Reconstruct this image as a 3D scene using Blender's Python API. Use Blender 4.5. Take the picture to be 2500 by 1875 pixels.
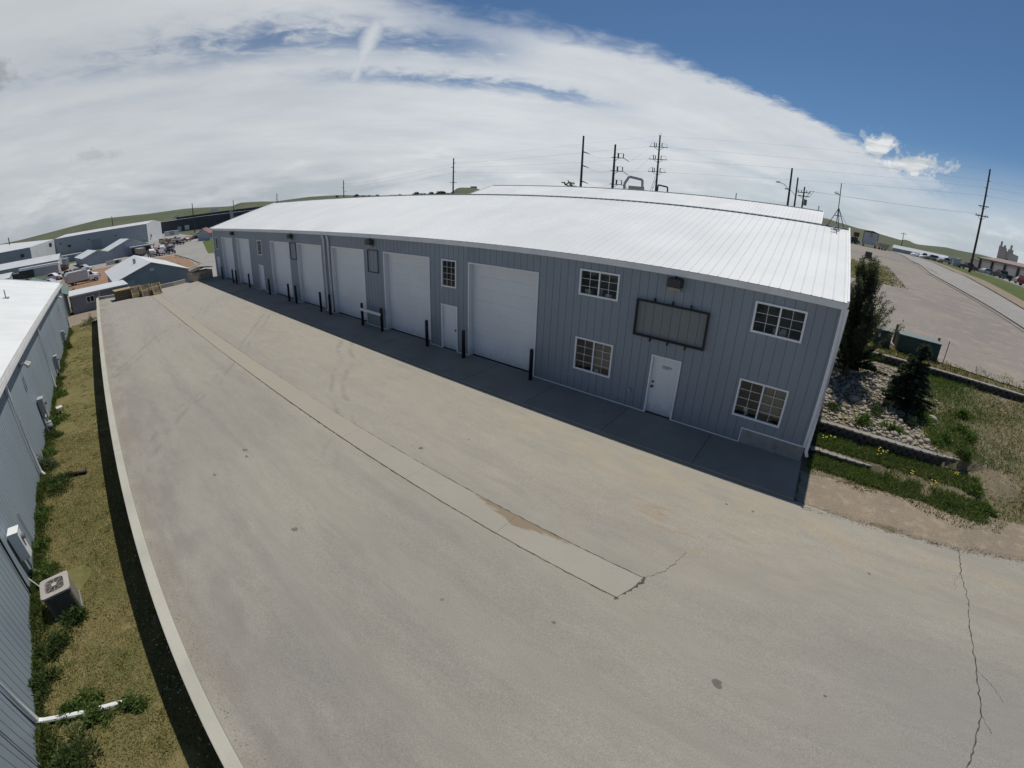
import bpy, math, random
import numpy as np
from mathutils import Matrix, Vector
R = math.radians
rng = np.random.RandomState(7)
random.seed(7)
sc = bpy.context.scene
col = sc.collection
for o in list(bpy.data.objects): bpy.data.objects.remove(o)

# ------------------------------------------------------------------ camera (wide action-camera lens)
CAM = np.array((-0.927, -13.464, 6.708)); YAW, PITCH, ROLL = -0.62156, 0.38781, 0.04565
cam = bpy.data.cameras.new('camera'); co = bpy.data.objects.new('camera', cam); col.objects.link(co); sc.camera = co
cam.type = 'PANO'; cam.clip_start = 0.05; cam.clip_end = 8000
cam.sensor_fit = 'HORIZONTAL'; cam.sensor_width = 36; cam.sensor_height = 27
pc = cam if hasattr(cam, 'panorama_type') else cam.cycles
pc.panorama_type = 'FISHEYE_LENS_POLYNOMIAL'; pc.fisheye_fov = R(179)
pc.fisheye_polynomial_k0 = 0; pc.fisheye_polynomial_k1 = -0.930143 / 14.4; pc.fisheye_polynomial_k2 = 0
pc.fisheye_polynomial_k3 = 0.0520644 / 14.4 ** 3; pc.fisheye_polynomial_k4 = 0
cam.shift_x = -37.865 / 2500; cam.shift_y = -20.439 / 1875
f_ = np.array([math.sin(YAW) * math.cos(PITCH), math.cos(YAW) * math.cos(PITCH), -math.sin(PITCH)])
r_ = np.array([math.cos(YAW), -math.sin(YAW), 0]); u_ = np.cross(r_, f_); c_, s_ = math.cos(ROLL), math.sin(ROLL)
r2, u2 = c_ * r_ + s_ * u_, -s_ * r_ + c_ * u_
co.matrix_world = Matrix(((r2[0], u2[0], -f_[0], CAM[0]), (r2[1], u2[1], -f_[1], CAM[1]), (r2[2], u2[2], -f_[2], CAM[2]), (0, 0, 0, 1)))

sc.view_settings.view_transform = 'Standard'; sc.view_settings.look = 'None'
sc.view_settings.exposure = 0.0; sc.view_settings.gamma = 1.0
sc.render.engine = 'CYCLES'
sc.cycles.use_denoising = True
sc.cycles.max_bounces = 5; sc.cycles.diffuse_bounces = 2; sc.cycles.glossy_bounces = 3; sc.cycles.transparent_max_bounces = 8

# ------------------------------------------------------------------ node helper
class NT:
    def __init__(s, tree): s.t = tree; s.t.nodes.clear()
    def n(s, ty, **kw):
        n = s.t.nodes.new(ty)
        for k, v in kw.items(): setattr(n, k, v)
        return n
    def put(s, sock, v):
        if isinstance(v, bpy.types.NodeSocket): s.t.links.new(v, sock)
        elif v is not None:
            if sock.type == 'RGBA' and len(v) == 3: v = (*v, 1)
            sock.default_value = v
    def m(s, op, a, b=None, c=None, clamp=False):
        n = s.n('ShaderNodeMath', operation=op, use_clamp=clamp)
        for i, v in enumerate((a, b, c)):
            if v is not None: s.put(n.inputs[i], v)
        return n.outputs[0]
    def add(s, a, b): return s.m('ADD', a, b)
    def sub(s, a, b): return s.m('SUBTRACT', a, b)
    def mul(s, a, b): return s.m('MULTIPLY', a, b)
    def div(s, a, b): return s.m('DIVIDE', a, b)
    def mx(s, a, b): return s.m('MAXIMUM', a, b)
    def mn(s, a, b): return s.m('MINIMUM', a, b)
    def ss(s, v, lo, hi, a=0.0, b=1.0):
        n = s.n('ShaderNodeMapRange', interpolation_type='SMOOTHSTEP')
        for i, x in enumerate((v, lo, hi, a, b)): s.put(n.inputs[i], x)
        return n.outputs[0]
    def gauss(s, v, c, w):
        d = s.div(s.sub(v, c), w); return s.m('POWER', 2.718, s.mul(s.mul(d, d), -1.0))
    def xyz(s, v):
        n = s.n('ShaderNodeSeparateXYZ'); s.put(n.inputs[0], v); return n.outputs
    def vec(s, x, y, z):
        n = s.n('ShaderNodeCombineXYZ')
        for i, v in enumerate((x, y, z)): s.put(n.inputs[i], v)
        return n.outputs[0]
    def vm(s, v, k):
        n = s.n('ShaderNodeVectorMath', operation='MULTIPLY'); s.put(n.inputs[0], v); n.inputs[1].default_value = k; return n.outputs[0]
    def noise(s, v, scale, detail=4, rough=.55, dist=0.0):
        n = s.n('ShaderNodeTexNoise'); s.put(n.inputs['Vector'], v)
        n.inputs['Scale'].default_value = scale; n.inputs['Detail'].default_value = detail
        n.inputs['Roughness'].default_value = rough; n.inputs['Distortion'].default_value = dist
        return n.outputs['Fac']
    def voro(s, v, scale, feature='F1'):
        n = s.n('ShaderNodeTexVoronoi', feature=feature); s.put(n.inputs['Vector'], v); n.inputs['Scale'].default_value = scale; return n.outputs['Distance']
    def mix(s, f, a, b, blend='MIX'):
        n = s.n('ShaderNodeMix', data_type='RGBA', blend_type=blend)
        s.put(n.inputs[0], f); s.put(n.inputs[6], a); s.put(n.inputs[7], b); return n.outputs[2]
    def pos(s): return s.n('ShaderNodeNewGeometry').outputs['Position']

# ------------------------------------------------------------------ world: clear air, a cloud deck with a straight edge, low cumulus
SUN_EL, SUN_AZ = 66.0, -6.7       # azimuth clockwise from +Y
w = bpy.data.worlds.new('World'); sc.world = w; w.use_nodes = True
k = NT(w.node_tree)
sky = k.n('ShaderNodeTexSky', sky_type='NISHITA', sun_disc=False, sun_elevation=R(SUN_EL), sun_rotation=R(SUN_AZ), altitude=1400, air_density=1.0, dust_density=0.6, ozone_density=2.0)
skyc = k.vm(sky.outputs[0], (.045, .059, .068))
tc = k.n('ShaderNodeTexCoord').outputs['Generated']
x, y, z = k.xyz(tc)
zp = k.mx(z, 0.0); dz = k.add(zp, 0.1)
X, Y = k.div(x, dz), k.div(y, dz)
s = k.add(k.mul(X, -.82), k.mul(Y, .57)); t = k.add(k.mul(X, .57), k.mul(Y, .82))
nA = k.noise(k.vec(k.mul(s, 1.0), k.mul(t, .55), 0.0), 1.6, 4, .6)
nB = k.noise(k.vec(k.mul(s, 1.0), k.mul(t, .8), 3.0), 7.0, 6, .62, .4)
nC = k.noise(k.vec(k.mul(s, 1.0), k.mul(t, .35), 8.0), 3.2, 5, .6)
s1 = k.add(k.add(s, k.mul(k.sub(nA, .5), .30)), k.mul(k.sub(nB, .5), .34))
s0 = k.sub(1.80, k.mul(k.mx(k.sub(.35, t), 0.0), .62))
fz = k.ss(t, .2, 2.0, .42, .13)                      # the edge is ragged in the west and crisp in the east
deck = k.ss(k.sub(s1, s0), -.03, fz)
deck = k.mul(deck, k.ss(t, 3.0, 4.6, 1.0, .25))
g1 = k.mul(k.mul(k.gauss(s1, 2.22, .19), k.ss(t, -1.9, -.4, .25, 1.0)), k.ss(t, .3, .9, 1.0, .10))
g2 = k.mul(k.mul(k.gauss(s1, 2.70, .10), k.ss(t, -.7, .35, .12, 1.0)), k.ss(t, 1.0, 1.75, 1.0, .05))
g3 = k.mul(k.gauss(s1, 3.35, .12), k.ss(t, 1.6, 2.6, 0.0, .55))
gaps = k.mul(k.add(k.add(k.mul(g1, .85), k.mul(g2, .80)), k.mul(g3, .6)), k.ss(k.add(nC, k.mul(k.sub(nB, .5), .9)), .22, .62, .15, 1.0))
thin = k.ss(nC, .35, .75, 0.90, 1.0)
a = k.mul(k.mul(deck, thin), k.sub(1.0, k.mn(gaps, 1.0)))
# contrail
cl = k.add(k.mul(k.add(X, 2.3), .419), k.mul(k.sub(Y, 1.437), -.908)); ca_ = k.add(k.mul(k.add(X, 2.3), .908), k.mul(k.sub(Y, 1.437), .419))
ca_ = k.add(k.mul(k.add(X, 2.3), .908), k.mul(k.sub(Y, 1.437), -.419)); cl = k.add(k.mul(k.add(X, 2.3), .419), k.mul(k.sub(Y, 1.437), .908))
con = k.mul(k.mul(k.gauss(k.add(cl, k.mul(k.sub(nB, .5), .05)), 0.0, .05), k.ss(ca_, -.75, .1)), k.ss(ca_, .62, .95, 1.0, 0.0))
a = k.mx(a, k.mul(con, .88))
# low haze and layered cloud towards the horizon
low = k.ss(zp, .03, .21, .93, 0.0)
low = k.mul(low, k.ss(nC, .25, .7, .80, 1.0))
a = k.sub(1.0, k.mul(k.sub(1.0, a), k.sub(1.0, low)))
# cloud brightness: soft mottling, greyer bases low down
cv = k.vec(k.mul(x, 5.5), k.mul(y, 5.5), k.mul(z, 26.0))
nd = k.noise(cv, 1.0, 6, .56, .3)
cv2 = k.vec(k.mul(x, 5.5), k.mul(y, 5.5), k.mul(k.add(z, .012), 26.0))
ne = k.noise(cv2, 1.0, 6, .56, .3)
band = k.mul(k.ss(zp, .0, .03), k.ss(zp, .085, .17, 1.0, 0.0))
cum = k.mul(k.ss(nd, .55, .68), k.mul(band, .6))
bn_ = k.mul(k.sub(k.noise(tc, 34.0, 7, .66), .5), 2.6)
def blob(az, el, wa, we, sgn=1):
    dx, dy = math.sin(R(az)), math.cos(R(az))
    across = k.sub(k.mul(x, dy), k.mul(y, dx)); ahead = k.add(k.mul(x, dx), k.mul(y, dy))
    u = k.div(k.div(across, k.mx(ahead, .05)), math.tan(R(wa))); v = k.div(k.sub(k.div(z, k.mx(ahead, .05)), math.tan(R(el))), math.tan(R(we)))
    rr = k.m('SQRT', k.add(k.mul(u, u), k.mul(v, v)))
    rr = k.add(rr, bn_)
    return k.mul(k.ss(rr, .30, 1.0, 1.0, 0.0), k.ss(ahead, 0.0, .1))
bl = k.mx(k.mx(blob(4.6, 10.7, 3.0, 1.9), blob(8.6, 9.3, 5.2, 1.5)), k.mul(blob(8.0, 7.6, 6.5, 1.6), .55))
bl = k.mx(bl, k.mul(blob(19.5, 3.6, 4.0, 1.0), .8))
grey = k.mx(blob(-95.5, 15.2, 2.2, 2.2), k.mul(blob(-87.0, 7.2, 3.0, .8), .5))
a = k.mx(k.mx(a, k.mul(cum, .9)), bl)
a = k.mx(a, k.mul(grey, .9))
shade = k.ss(k.sub(nd, ne), -.09, .09)
mott = k.ss(nA, .3, .7)
cc = k.mix(mott, (.64 * .945, .64, .64 * 1.05), (.72 * .965, .72, .72 * 1.03))
lowc = k.mix(k.ss(nd, .35, .6), (.47, .52, .565), (.62, .655, .685))
cc = k.mix(k.ss(zp, .03, .13, 1.0, 0.0), cc, lowc)
cumc = k.mix(shade, (.50, .54, .57), (.78, .80, .81))
cc = k.mix(k.mul(k.mx(cum, bl), .8), cc, cumc)
cc = k.mix(k.mul(grey, .55), cc, (.30, .32, .34))
# thinner light away from the sun, in the west
west = k.ss(k.add(k.mul(x, -.95), k.mul(y, -.3)), .35, 1.0, 1.0, .86)
cc = k.vm(cc, (1, 1, 1)); mm = k.n('ShaderNodeVectorMath', operation='SCALE'); k.put(mm.inputs[0], cc); k.put(mm.inputs['Scale'], west); cc = mm.outputs[0]
fin = k.mix(a, skyc, cc)
w.cycles.sampling_method = 'MANUAL'; w.cycles.sample_map_resolution = 512
bg = k.n('ShaderNodeBackground'); k.put(bg.inputs[0], fin); bg.inputs[1].default_value = 1.0
out = k.n('ShaderNodeOutputWorld'); k.t.links.new(bg.outputs[0], out.inputs[0])

# ------------------------------------------------------------------ sun
sl = bpy.data.lights.new('sun', 'SUN'); sl.energy = 3.6; sl.angle = R(.53); sl.color = (1.0, .955, .88)
so = bpy.data.objects.new('sun', sl); col.objects.link(so)
ds = Vector((math.sin(R(SUN_AZ)) * math.cos(R(SUN_EL)), math.cos(R(SUN_AZ)) * math.cos(R(SUN_EL)), math.sin(R(SUN_EL))))
so.rotation_euler = ds.to_track_quat('Z', 'Y').to_euler(); so.location = (0, 30, 80)

# ------------------------------------------------------------------ materials
def principled(k, base, rough=.7, metal=0.0, bump=None, bstr=.3, bdist=.02, spec=.35, extra=None):
    b = k.n('ShaderNodeBsdfPrincipled'); k.put(b.inputs['Base Color'], base); k.put(b.inputs['Roughness'], rough); k.put(b.inputs['Metallic'], metal)
    b.inputs['Specular IOR Level'].default_value = spec
    if bump is not None:
        bn = k.n('ShaderNodeBump'); bn.inputs['Strength'].default_value = bstr; bn.inputs['Distance'].default_value = bdist
        k.put(bn.inputs['Height'], bump); k.put(b.inputs['Normal'], bn.outputs[0])
    o = k.n('ShaderNodeOutputMaterial'); k.t.links.new(b.outputs[0], o.inputs[0]); return b
MATS = {}
def newmat(name):
    m = bpy.data.materials.new(name); m.use_nodes = True; MATS[name] = m; return m, NT(m.node_tree)
def lerp3(c, f): return tuple(min(1, v * f) for v in c)
def M(name, c, rough=.65, var=.12, scale=2.0, fine=40.0, c2=None, metal=0.0, spec=.35, bump=0.0, stretch=(1, 1, 1), dirt=None):
    if name in MATS: return MATS[name]
    m, k = newmat(name); p = k.vm(k.pos(), stretch)
    n1 = k.noise(p, scale, 5, .6); n2 = k.noise(p, fine, 3, .6)
    base = k.mix(k.ss(n1, .3, .7), lerp3(c, 1 - var), c2 or lerp3(c, 1 + var))
    base = k.mix(k.ss(n2, .25, .75), k.mix(1.0, base, (1 - var * .7,) * 3, 'MULTIPLY'), base)
    if dirt:
        base = k.mix(k.mul(k.ss(k.noise(p, dirt[2], 6, .65), dirt[1], dirt[1] + .16), dirt[3]), base, dirt[0])
    principled(k, base, rough, metal, n2 if bump else None, bump, .01, spec); return m

# metal skins: one tone a panel, faint run-off streaks
def skin(name, c, rough, spec, var=.05, dirtc=(.2, .17, .13), dirt=.25, splash=0.0):
    m, k = newmat(name); p = k.pos(); oi = k.n('ShaderNodeObjectInfo').outputs['Random']
    f = k.add(1.0 - var, k.mul(oi, 2 * var))
    st = k.noise(k.vm(p, (3.0, 3.0, .25)), 3.0, 5, .6); big = k.noise(p, .35, 4, .6)
    base = k.mix(k.ss(big, .3, .7), lerp3(c, .95), lerp3(c, 1.04))
    sc_ = k.n('ShaderNodeVectorMath', operation='SCALE'); k.put(sc_.inputs[0], base); k.put(sc_.inputs['Scale'], f)
    base = k.mix(k.mul(k.ss(st, .55, .8), dirt), sc_.outputs[0], dirtc)
    if splash:
        pz_ = k.xyz(p)[2]; base = k.mix(k.mul(k.ss(k.add(pz_, k.mul(k.noise(p, 5.0, 5, .65), .9)), .35, 1.0, 1.0, 0.0), splash), base, (.22, .185, .14))
        base = k.mix(k.mul(k.ss(k.noise(k.vm(p, (1, 1, .12)), 9.0, 4, .6), .66, .78), .22), base, (.15, .12, .09))
    principled(k, base, k.add(rough - .06, k.mul(big, .12)), 0.0, None, spec=spec); return m
skin('siding', (.236, .270, .304), .5, .3, .03, (.14, .14, .14), .15, .35)
skin('siding_west', (.275, .33, .37), .5, .35, .03, (.2, .2, .2), .15)
skin('roof_white', (.69, .70, .69), .5, .35, .02, (.40, .38, .35), .22)
skin('door_white', (.72, .735, .74), .5, .35, .012, (.34, .32, .28), .16, .4)
M('trim_grey', (.72, .715, .70), .55, .06); M('trim_white', (.80, .80, .80), .5, .05); M('sign_tint', (.20, .215, .215), .55, .05, stretch=(2, 2, .3))
M('black_steel', (.012, .012, .014), .5, .3); M('dark_steel', (.05, .052, .055), .5, .2); M('galv', (.38, .39, .40), .45, .12, metal=.4)
M('rust', (.16, .07, .04), .8, .3); M('rubber', (.015, .015, .016), .85, .3); M('lamp_glass', (.35, .34, .31), .25, .1, spec=.6)
M('slab', (.285, .255, .208), .85, .10, .5, 60, dirt=((.20, .18, .155), .56, 1.3, .55), bump=.15)
M('wall_conc', (.42, .40, .335), .88, .08, .8, 30, dirt=((.30, .27, .22), .58, 1.6, .5), bump=.15)
M('foundation', (.30, .295, .28), .9, .15, 1.2, 30, dirt=((.16, .15, .13), .5, 3, .5))
m, k = newmat('gutter'); p = k.pos(); px, py, pz = k.xyz(p); n1 = k.noise(p, .7, 5, .6); n2 = k.noise(p, 40.0, 3, .6); n3 = k.noise(k.vm(p, (1, 3, 1)), 2.2, 6, .65)
base = k.mix(k.ss(n1, .3, .7), (.322, .300, .248), (.350, .328, .275)); base = k.mix(k.ss(n2, .3, .75, .25, 0.0), base, (.22, .20, .165))
base = k.mix(k.ss(px, -6.0, -20.0, 0.0, .6), base, (.335, .300, .235))
mud = k.add(k.add(k.m('ABSOLUTE', k.div(k.sub(px, -5.55), 1.25)), k.m('ABSOLUTE', k.div(k.sub(py, -7.08), .30))), k.mul(k.sub(n3, .5), 1.7))
base = k.mix(k.ss(mud, .78, .98, .8, 0.0), base, (.235, .178, .115)); base = k.mix(k.ss(mud, .98, 1.03, .25, 0.0), base, (.18, .14, .095))
principled(k, base, .9, 0, n2, .12, .01, .2)
M('joint', (.085, .075, .062), .95, .3, 8)
M('tan_block', (.26, .24, .205), .9, .15, 3, 40, bump=.3); M('grey_block', (.075, .067, .058), .9, .18, 4, 40, bump=.4)
M('wood_new', (.34, .265, .14), .8, .2, 6, 60, stretch=(1, 1, .3)); M('wood_old', (.19, .15, .105), .85, .25, 5, 60, stretch=(1, 1, .2)); M('wood_dark', (.07, .05, .035), .9, .3, 5)
M('pole_wood', (.075, .055, .043), .85, .25, 3, 30, stretch=(1, 1, .15)); M('pole_steel', (.075, .072, .075), .6, .2)
M('insul', (.16, .16, .165), .5, .1); M('wire', (.20, .20, .205), .6, .05)
M('green_box', (.035, .06, .052), .55, .12, 3); M('green_lid', (.17, .21, .20), .55, .1, 3)
M('ac_beige', (.36, .335, .30), .55, .08); M('ac_dark', (.05, .045, .04), .7, .2); M('ac_louvre', (.15, .14, .12), .6, .1); M('meter_grey', (.34, .35, .36), .5, .08); M('meter_dark', (.15, .16, .17), .5, .08)
M('pipe_black', (.03, .022, .025), .6, .25, 6); M('white_paint', (.72, .73, .72), .5, .06); M('cream', (.50, .49, .43), .6, .08); M('mat_tan', (.40, .34, .25), .7, .1)
M('brick_grey', (.25, .26, .285), .8, .1, 1); M('wall_grey', (.40, .425, .455), .7, .06, .6); M('wall_greyd', (.31, .33, .375), .75, .08, .6); M('wall_dark', (.075, .078, .09), .8, .12, .3)
M('roof_pale', (.56, .575, .585), .5, .05, .3); M('roof_green', (.10, .16, .14), .6, .08); M('roof_red', (.27, .10, .09), .6, .1); M('roof_blue', (.42, .46, .54), .5, .06)
M('wall_tan', (.46, .44, .41), .8, .07, .3); M('wall_brown', (.40, .36, .335), .8, .08, .3); M('bay_door', (.50, .475, .46), .7, .04); M('roof_brown', (.24, .18, .16), .7, .1)
M('pt_white', (.62, .63, .65), .3, .04, spec=.5); M('pt_silver', (.40, .41, .42), .3, .06, spec=.5); M('pt_blue', (.16, .22, .36), .3, .1, spec=.5); M('pt_green', (.02, .035, .032), .3, .1, spec=.5)
M('pt_dark', (.03, .03, .033), .3, .15, spec=.5); M('pt_red', (.14, .02, .03), .3, .1, spec=.5); M('pt_tan', (.36, .31, .26), .4, .1); M('pt_purple', (.12, .09, .14), .4, .1); M('car_glass', (.012, .014, .017), .08, .1, spec=.6)
M('stone_tan', (.37, .32, .25), .9, .25, 2, 20, c2=(.30, .20, .14), bump=.4); M('junk_dark', (.06, .05, .045), .8, .5, .8, 6, c2=(.22, .18, .15))
M('rock', (.56, .50, .40), .85, .25, 3.5, 30, c2=(.34, .30, .24), bump=.3); M('rock_dark', (.30, .27, .22), .88, .25, 3.5, 30, c2=(.40, .33, .25), bump=.3)
M('bark', (.10, .075, .055), .9, .3, 8); M('blind', (.50, .44, .35), .8, .05, stretch=(.1, .1, 8)); M('room_wall', (.42, .38, .31), .9, .1); M('room', (.045, .043, .04), .9, .3); M('letter', (.02, .02, .022), .7, .1)
m, k = newmat('glass')
fr = k.n('ShaderNodeFresnel'); fr.inputs[0].default_value = 1.5
gl = k.n('ShaderNodeBsdfGlossy'); gl.inputs['Roughness'].default_value = .02; gl.inputs['Color'].default_value = (.85, .9, .92, 1)
tr = k.n('ShaderNodeBsdfTransparent'); tr.inputs[0].default_value = (.74, .77, .76, 1)
mx = k.n('ShaderNodeMixShader'); k.put(mx.inputs[0], k.m('MULTIPLY_ADD', fr.outputs[0], 1.0, .0)); k.t.links.new(tr.outputs[0], mx.inputs[1]); k.t.links.new(gl.outputs[0], mx.inputs[2])
o = k.n('ShaderNodeOutputMaterial'); k.t.links.new(mx.outputs[0], o.inputs[0])

# yard asphalt: old, pale, dusty towards the building, darker tyre lanes, fine aggregate
m, k = newmat('asphalt'); p = k.pos(); px, py, pz = k.xyz(p)
big = k.noise(k.vm(p, (.5, 1, 1)), .22, 5, .55, .6); lane = k.noise(k.vm(p, (.10, 1.15, 1)), .85, 5, .6, .5); mid = k.noise(k.vm(p, (.6, 1.2, 1)), 1.1, 6, .62)
agg = k.noise(p, 46.0, 3, .75); agg2 = k.noise(p, 24.0, 3, .75)
near = k.mul(k.ss(py, -10.5, -3.5), k.ss(px, 7.0, -3.0))           # dust carried from the bare soil along the building
base = k.mix(k.ss(big, .32, .66), (.268, .251, .211), (.306, .285, .236))
base = k.mix(k.ss(lane, .46, .66, 0.0, .5), base, (.222, .212, .190))
base = k.mix(k.ss(lane, .30, .42, .40, 0.0), base, (.340, .320, .272))
base = k.mix(k.mul(near, k.ss(mid, .30, .62, .35, .75)), base, (.335, .306, .250))
east = k.mul(k.ss(px, -2.0, 3.5), k.ss(py, -4.0, -7.5))
base = k.mix(k.mul(east, .72), base, (.235, .225, .203))
bs = k.mul(k.ss(k.add(px, k.mul(mid, 3.0)), -20.0, -44.0), .5); base = k.mix(bs, base, (.33, .31, .28))
westln = k.mul(k.ss(py, -11.2, -13.2), k.ss(mid, .35, .65, .15, .6)); base = k.mix(westln, base, (.19, .178, .165))
soil = k.mul(k.gauss(py, -3.3, .75), k.mul(k.ss(px, -10.5, -6.5), k.ss(mid, .42, .62))); base = k.mix(k.mul(soil, .6), base, (.355, .295, .205))
soil2 = k.mul(k.gauss(py, -5.0, .8), k.mul(k.gauss(px, -2.6, 2.4), k.ss(k.noise(k.vm(p, (.5, 2.2, 1)), 1.6, 6, .6, .7), .50, .62))); base = k.mix(k.mul(soil2, .8), base, (.30, .24, .165))
edge = k.mul(k.gauss(py, k.add(-14.12, k.mul(px, -.0398)), .28), k.ss(mid, .4, .6)); base = k.mix(k.mul(edge, .6), base, (.25, .218, .172))
tyre = k.m('PINGPONG', k.add(k.add(px, k.mul(py, 1.35)), k.mul(k.noise(p, .12, 2, .5), 6.0)), 5.0); base = k.mix(k.mul(k.gauss(tyre, .4, .16), k.mul(k.ss(px, -9.0, -14.0), k.ss(mid, .42, .58, 0.0, .5))), base, (.185, .178, .165))
spk = k.mul(k.ss(agg, .30, .70, .83, 1.17), k.ss(k.noise(k.vm(p, (.45, 1.5, 1)), 2.6, 7, .70, .4), .28, .72, .95, 1.05)); v = k.n('ShaderNodeVectorMath', operation='SCALE'); k.put(v.inputs[0], base); k.put(v.inputs['Scale'], spk)
b2 = k.mix(k.ss(agg2, .66, .8, 0.0, .28), v.outputs[0], (.44, .42, .39)); b2 = k.mix(k.ss(agg2, .34, .2, 0.0, .22), b2, (.10, .098, .095))
principled(k, b2, .9, 0, agg, .35, .006, .25)

# mown dry lawn soil, bare soil, gravel, prairie
def ground(name, c1, c2, c3, s1=.35, s2=3.0, fine=60, bump=.4, speck=None):
    m, k = newmat(name); p = k.pos(); a = k.noise(p, s1, 6, .62, .3); b = k.noise(p, s2, 6, .65); f = k.noise(p, fine, 3, .7)
    base = k.mix(k.ss(a, .35, .65), c1, c2); base = k.mix(k.ss(b, .48, .68), base, c3)
    v = k.n('ShaderNodeVectorMath', operation='SCALE'); k.put(v.inputs[0], base); k.put(v.inputs['Scale'], k.ss(f, .25, .75, .65, 1.35)); base = v.outputs[0]
    if speck: base = k.mix(k.ss(k.noise(p, fine * .6, 2, .7), .64, .74), base, speck)
    principled(k, base, .95, 0, f, bump, .02, .15); return m
ground('lawn_soil', (.165, .138, .06), (.125, .122, .046), (.195, .16, .075), .6, 3, 45)
ground('bare_soil', (.265, .212, .152), (.225, .187, .14), (.31, .255, .185), .5, 2.5, 50, speck=(.42, .38, .32))
ground('slope_soil', (.175, .145, .095), (.115, .112, .05), (.23, .185, .125), .7, 2.2, 40, speck=(.38, .34, .28))
ground('gravel', (.265, .235, .205), (.225, .205, .185), (.30, .255, .215), .12, .8, 22, speck=(.38, .35, .32))
ground('red_gravel', (.28, .175, .11), (.25, .16, .10), (.31, .205, .135), .08, .5, 6)
ground('rough_grass', (.12, .125, .05), (.175, .155, .075), (.085, .10, .035), .3, 2.0, 30)
ground('prairie', (.084, .102, .058), (.105, .116, .070), (.098, .098, .066), .012, .08, .9)
ground('road_concrete', (.30, .285, .262), (.275, .262, .245), (.33, .31, .285), .1, .8, 40, bump=.15)
ground('far_pavement', (.30, .285, .262), (.27, .26, .24), (.33, .315, .29), .04, .4, 8, bump=.1)
ground('verge', (.07, .10, .025), (.09, .115, .035), (.12, .125, .05), .3, 2.0, 30)
# plants carry their own leaf tint per leaf; conifer tints also hold painted light on the tips
def leafmat(name, rough=.75, trans=.0):
    m, k = newmat(name); at = k.n('ShaderNodeAttribute', attribute_name='tint'); 
    b = principled(k, at.outputs['Color'], rough, spec=.2); tl = k.n('ShaderNodeBsdfTranslucent'); k.put(tl.inputs[0], k.mix(1.0, at.outputs['Color'], (1.5, 1.55, .9), 'MULTIPLY'))
    ms = k.n('ShaderNodeMixShader'); ms.inputs[0].default_value = .38; o = [n for n in k.t.nodes if n.type == 'OUTPUT_MATERIAL'][0]
    k.t.links.new(b.outputs[0], ms.inputs[1]); k.t.links.new(tl.outputs[0], ms.inputs[2]); k.t.links.new(ms.outputs[0], o.inputs[0]); return m
leafmat('leaf')

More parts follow.
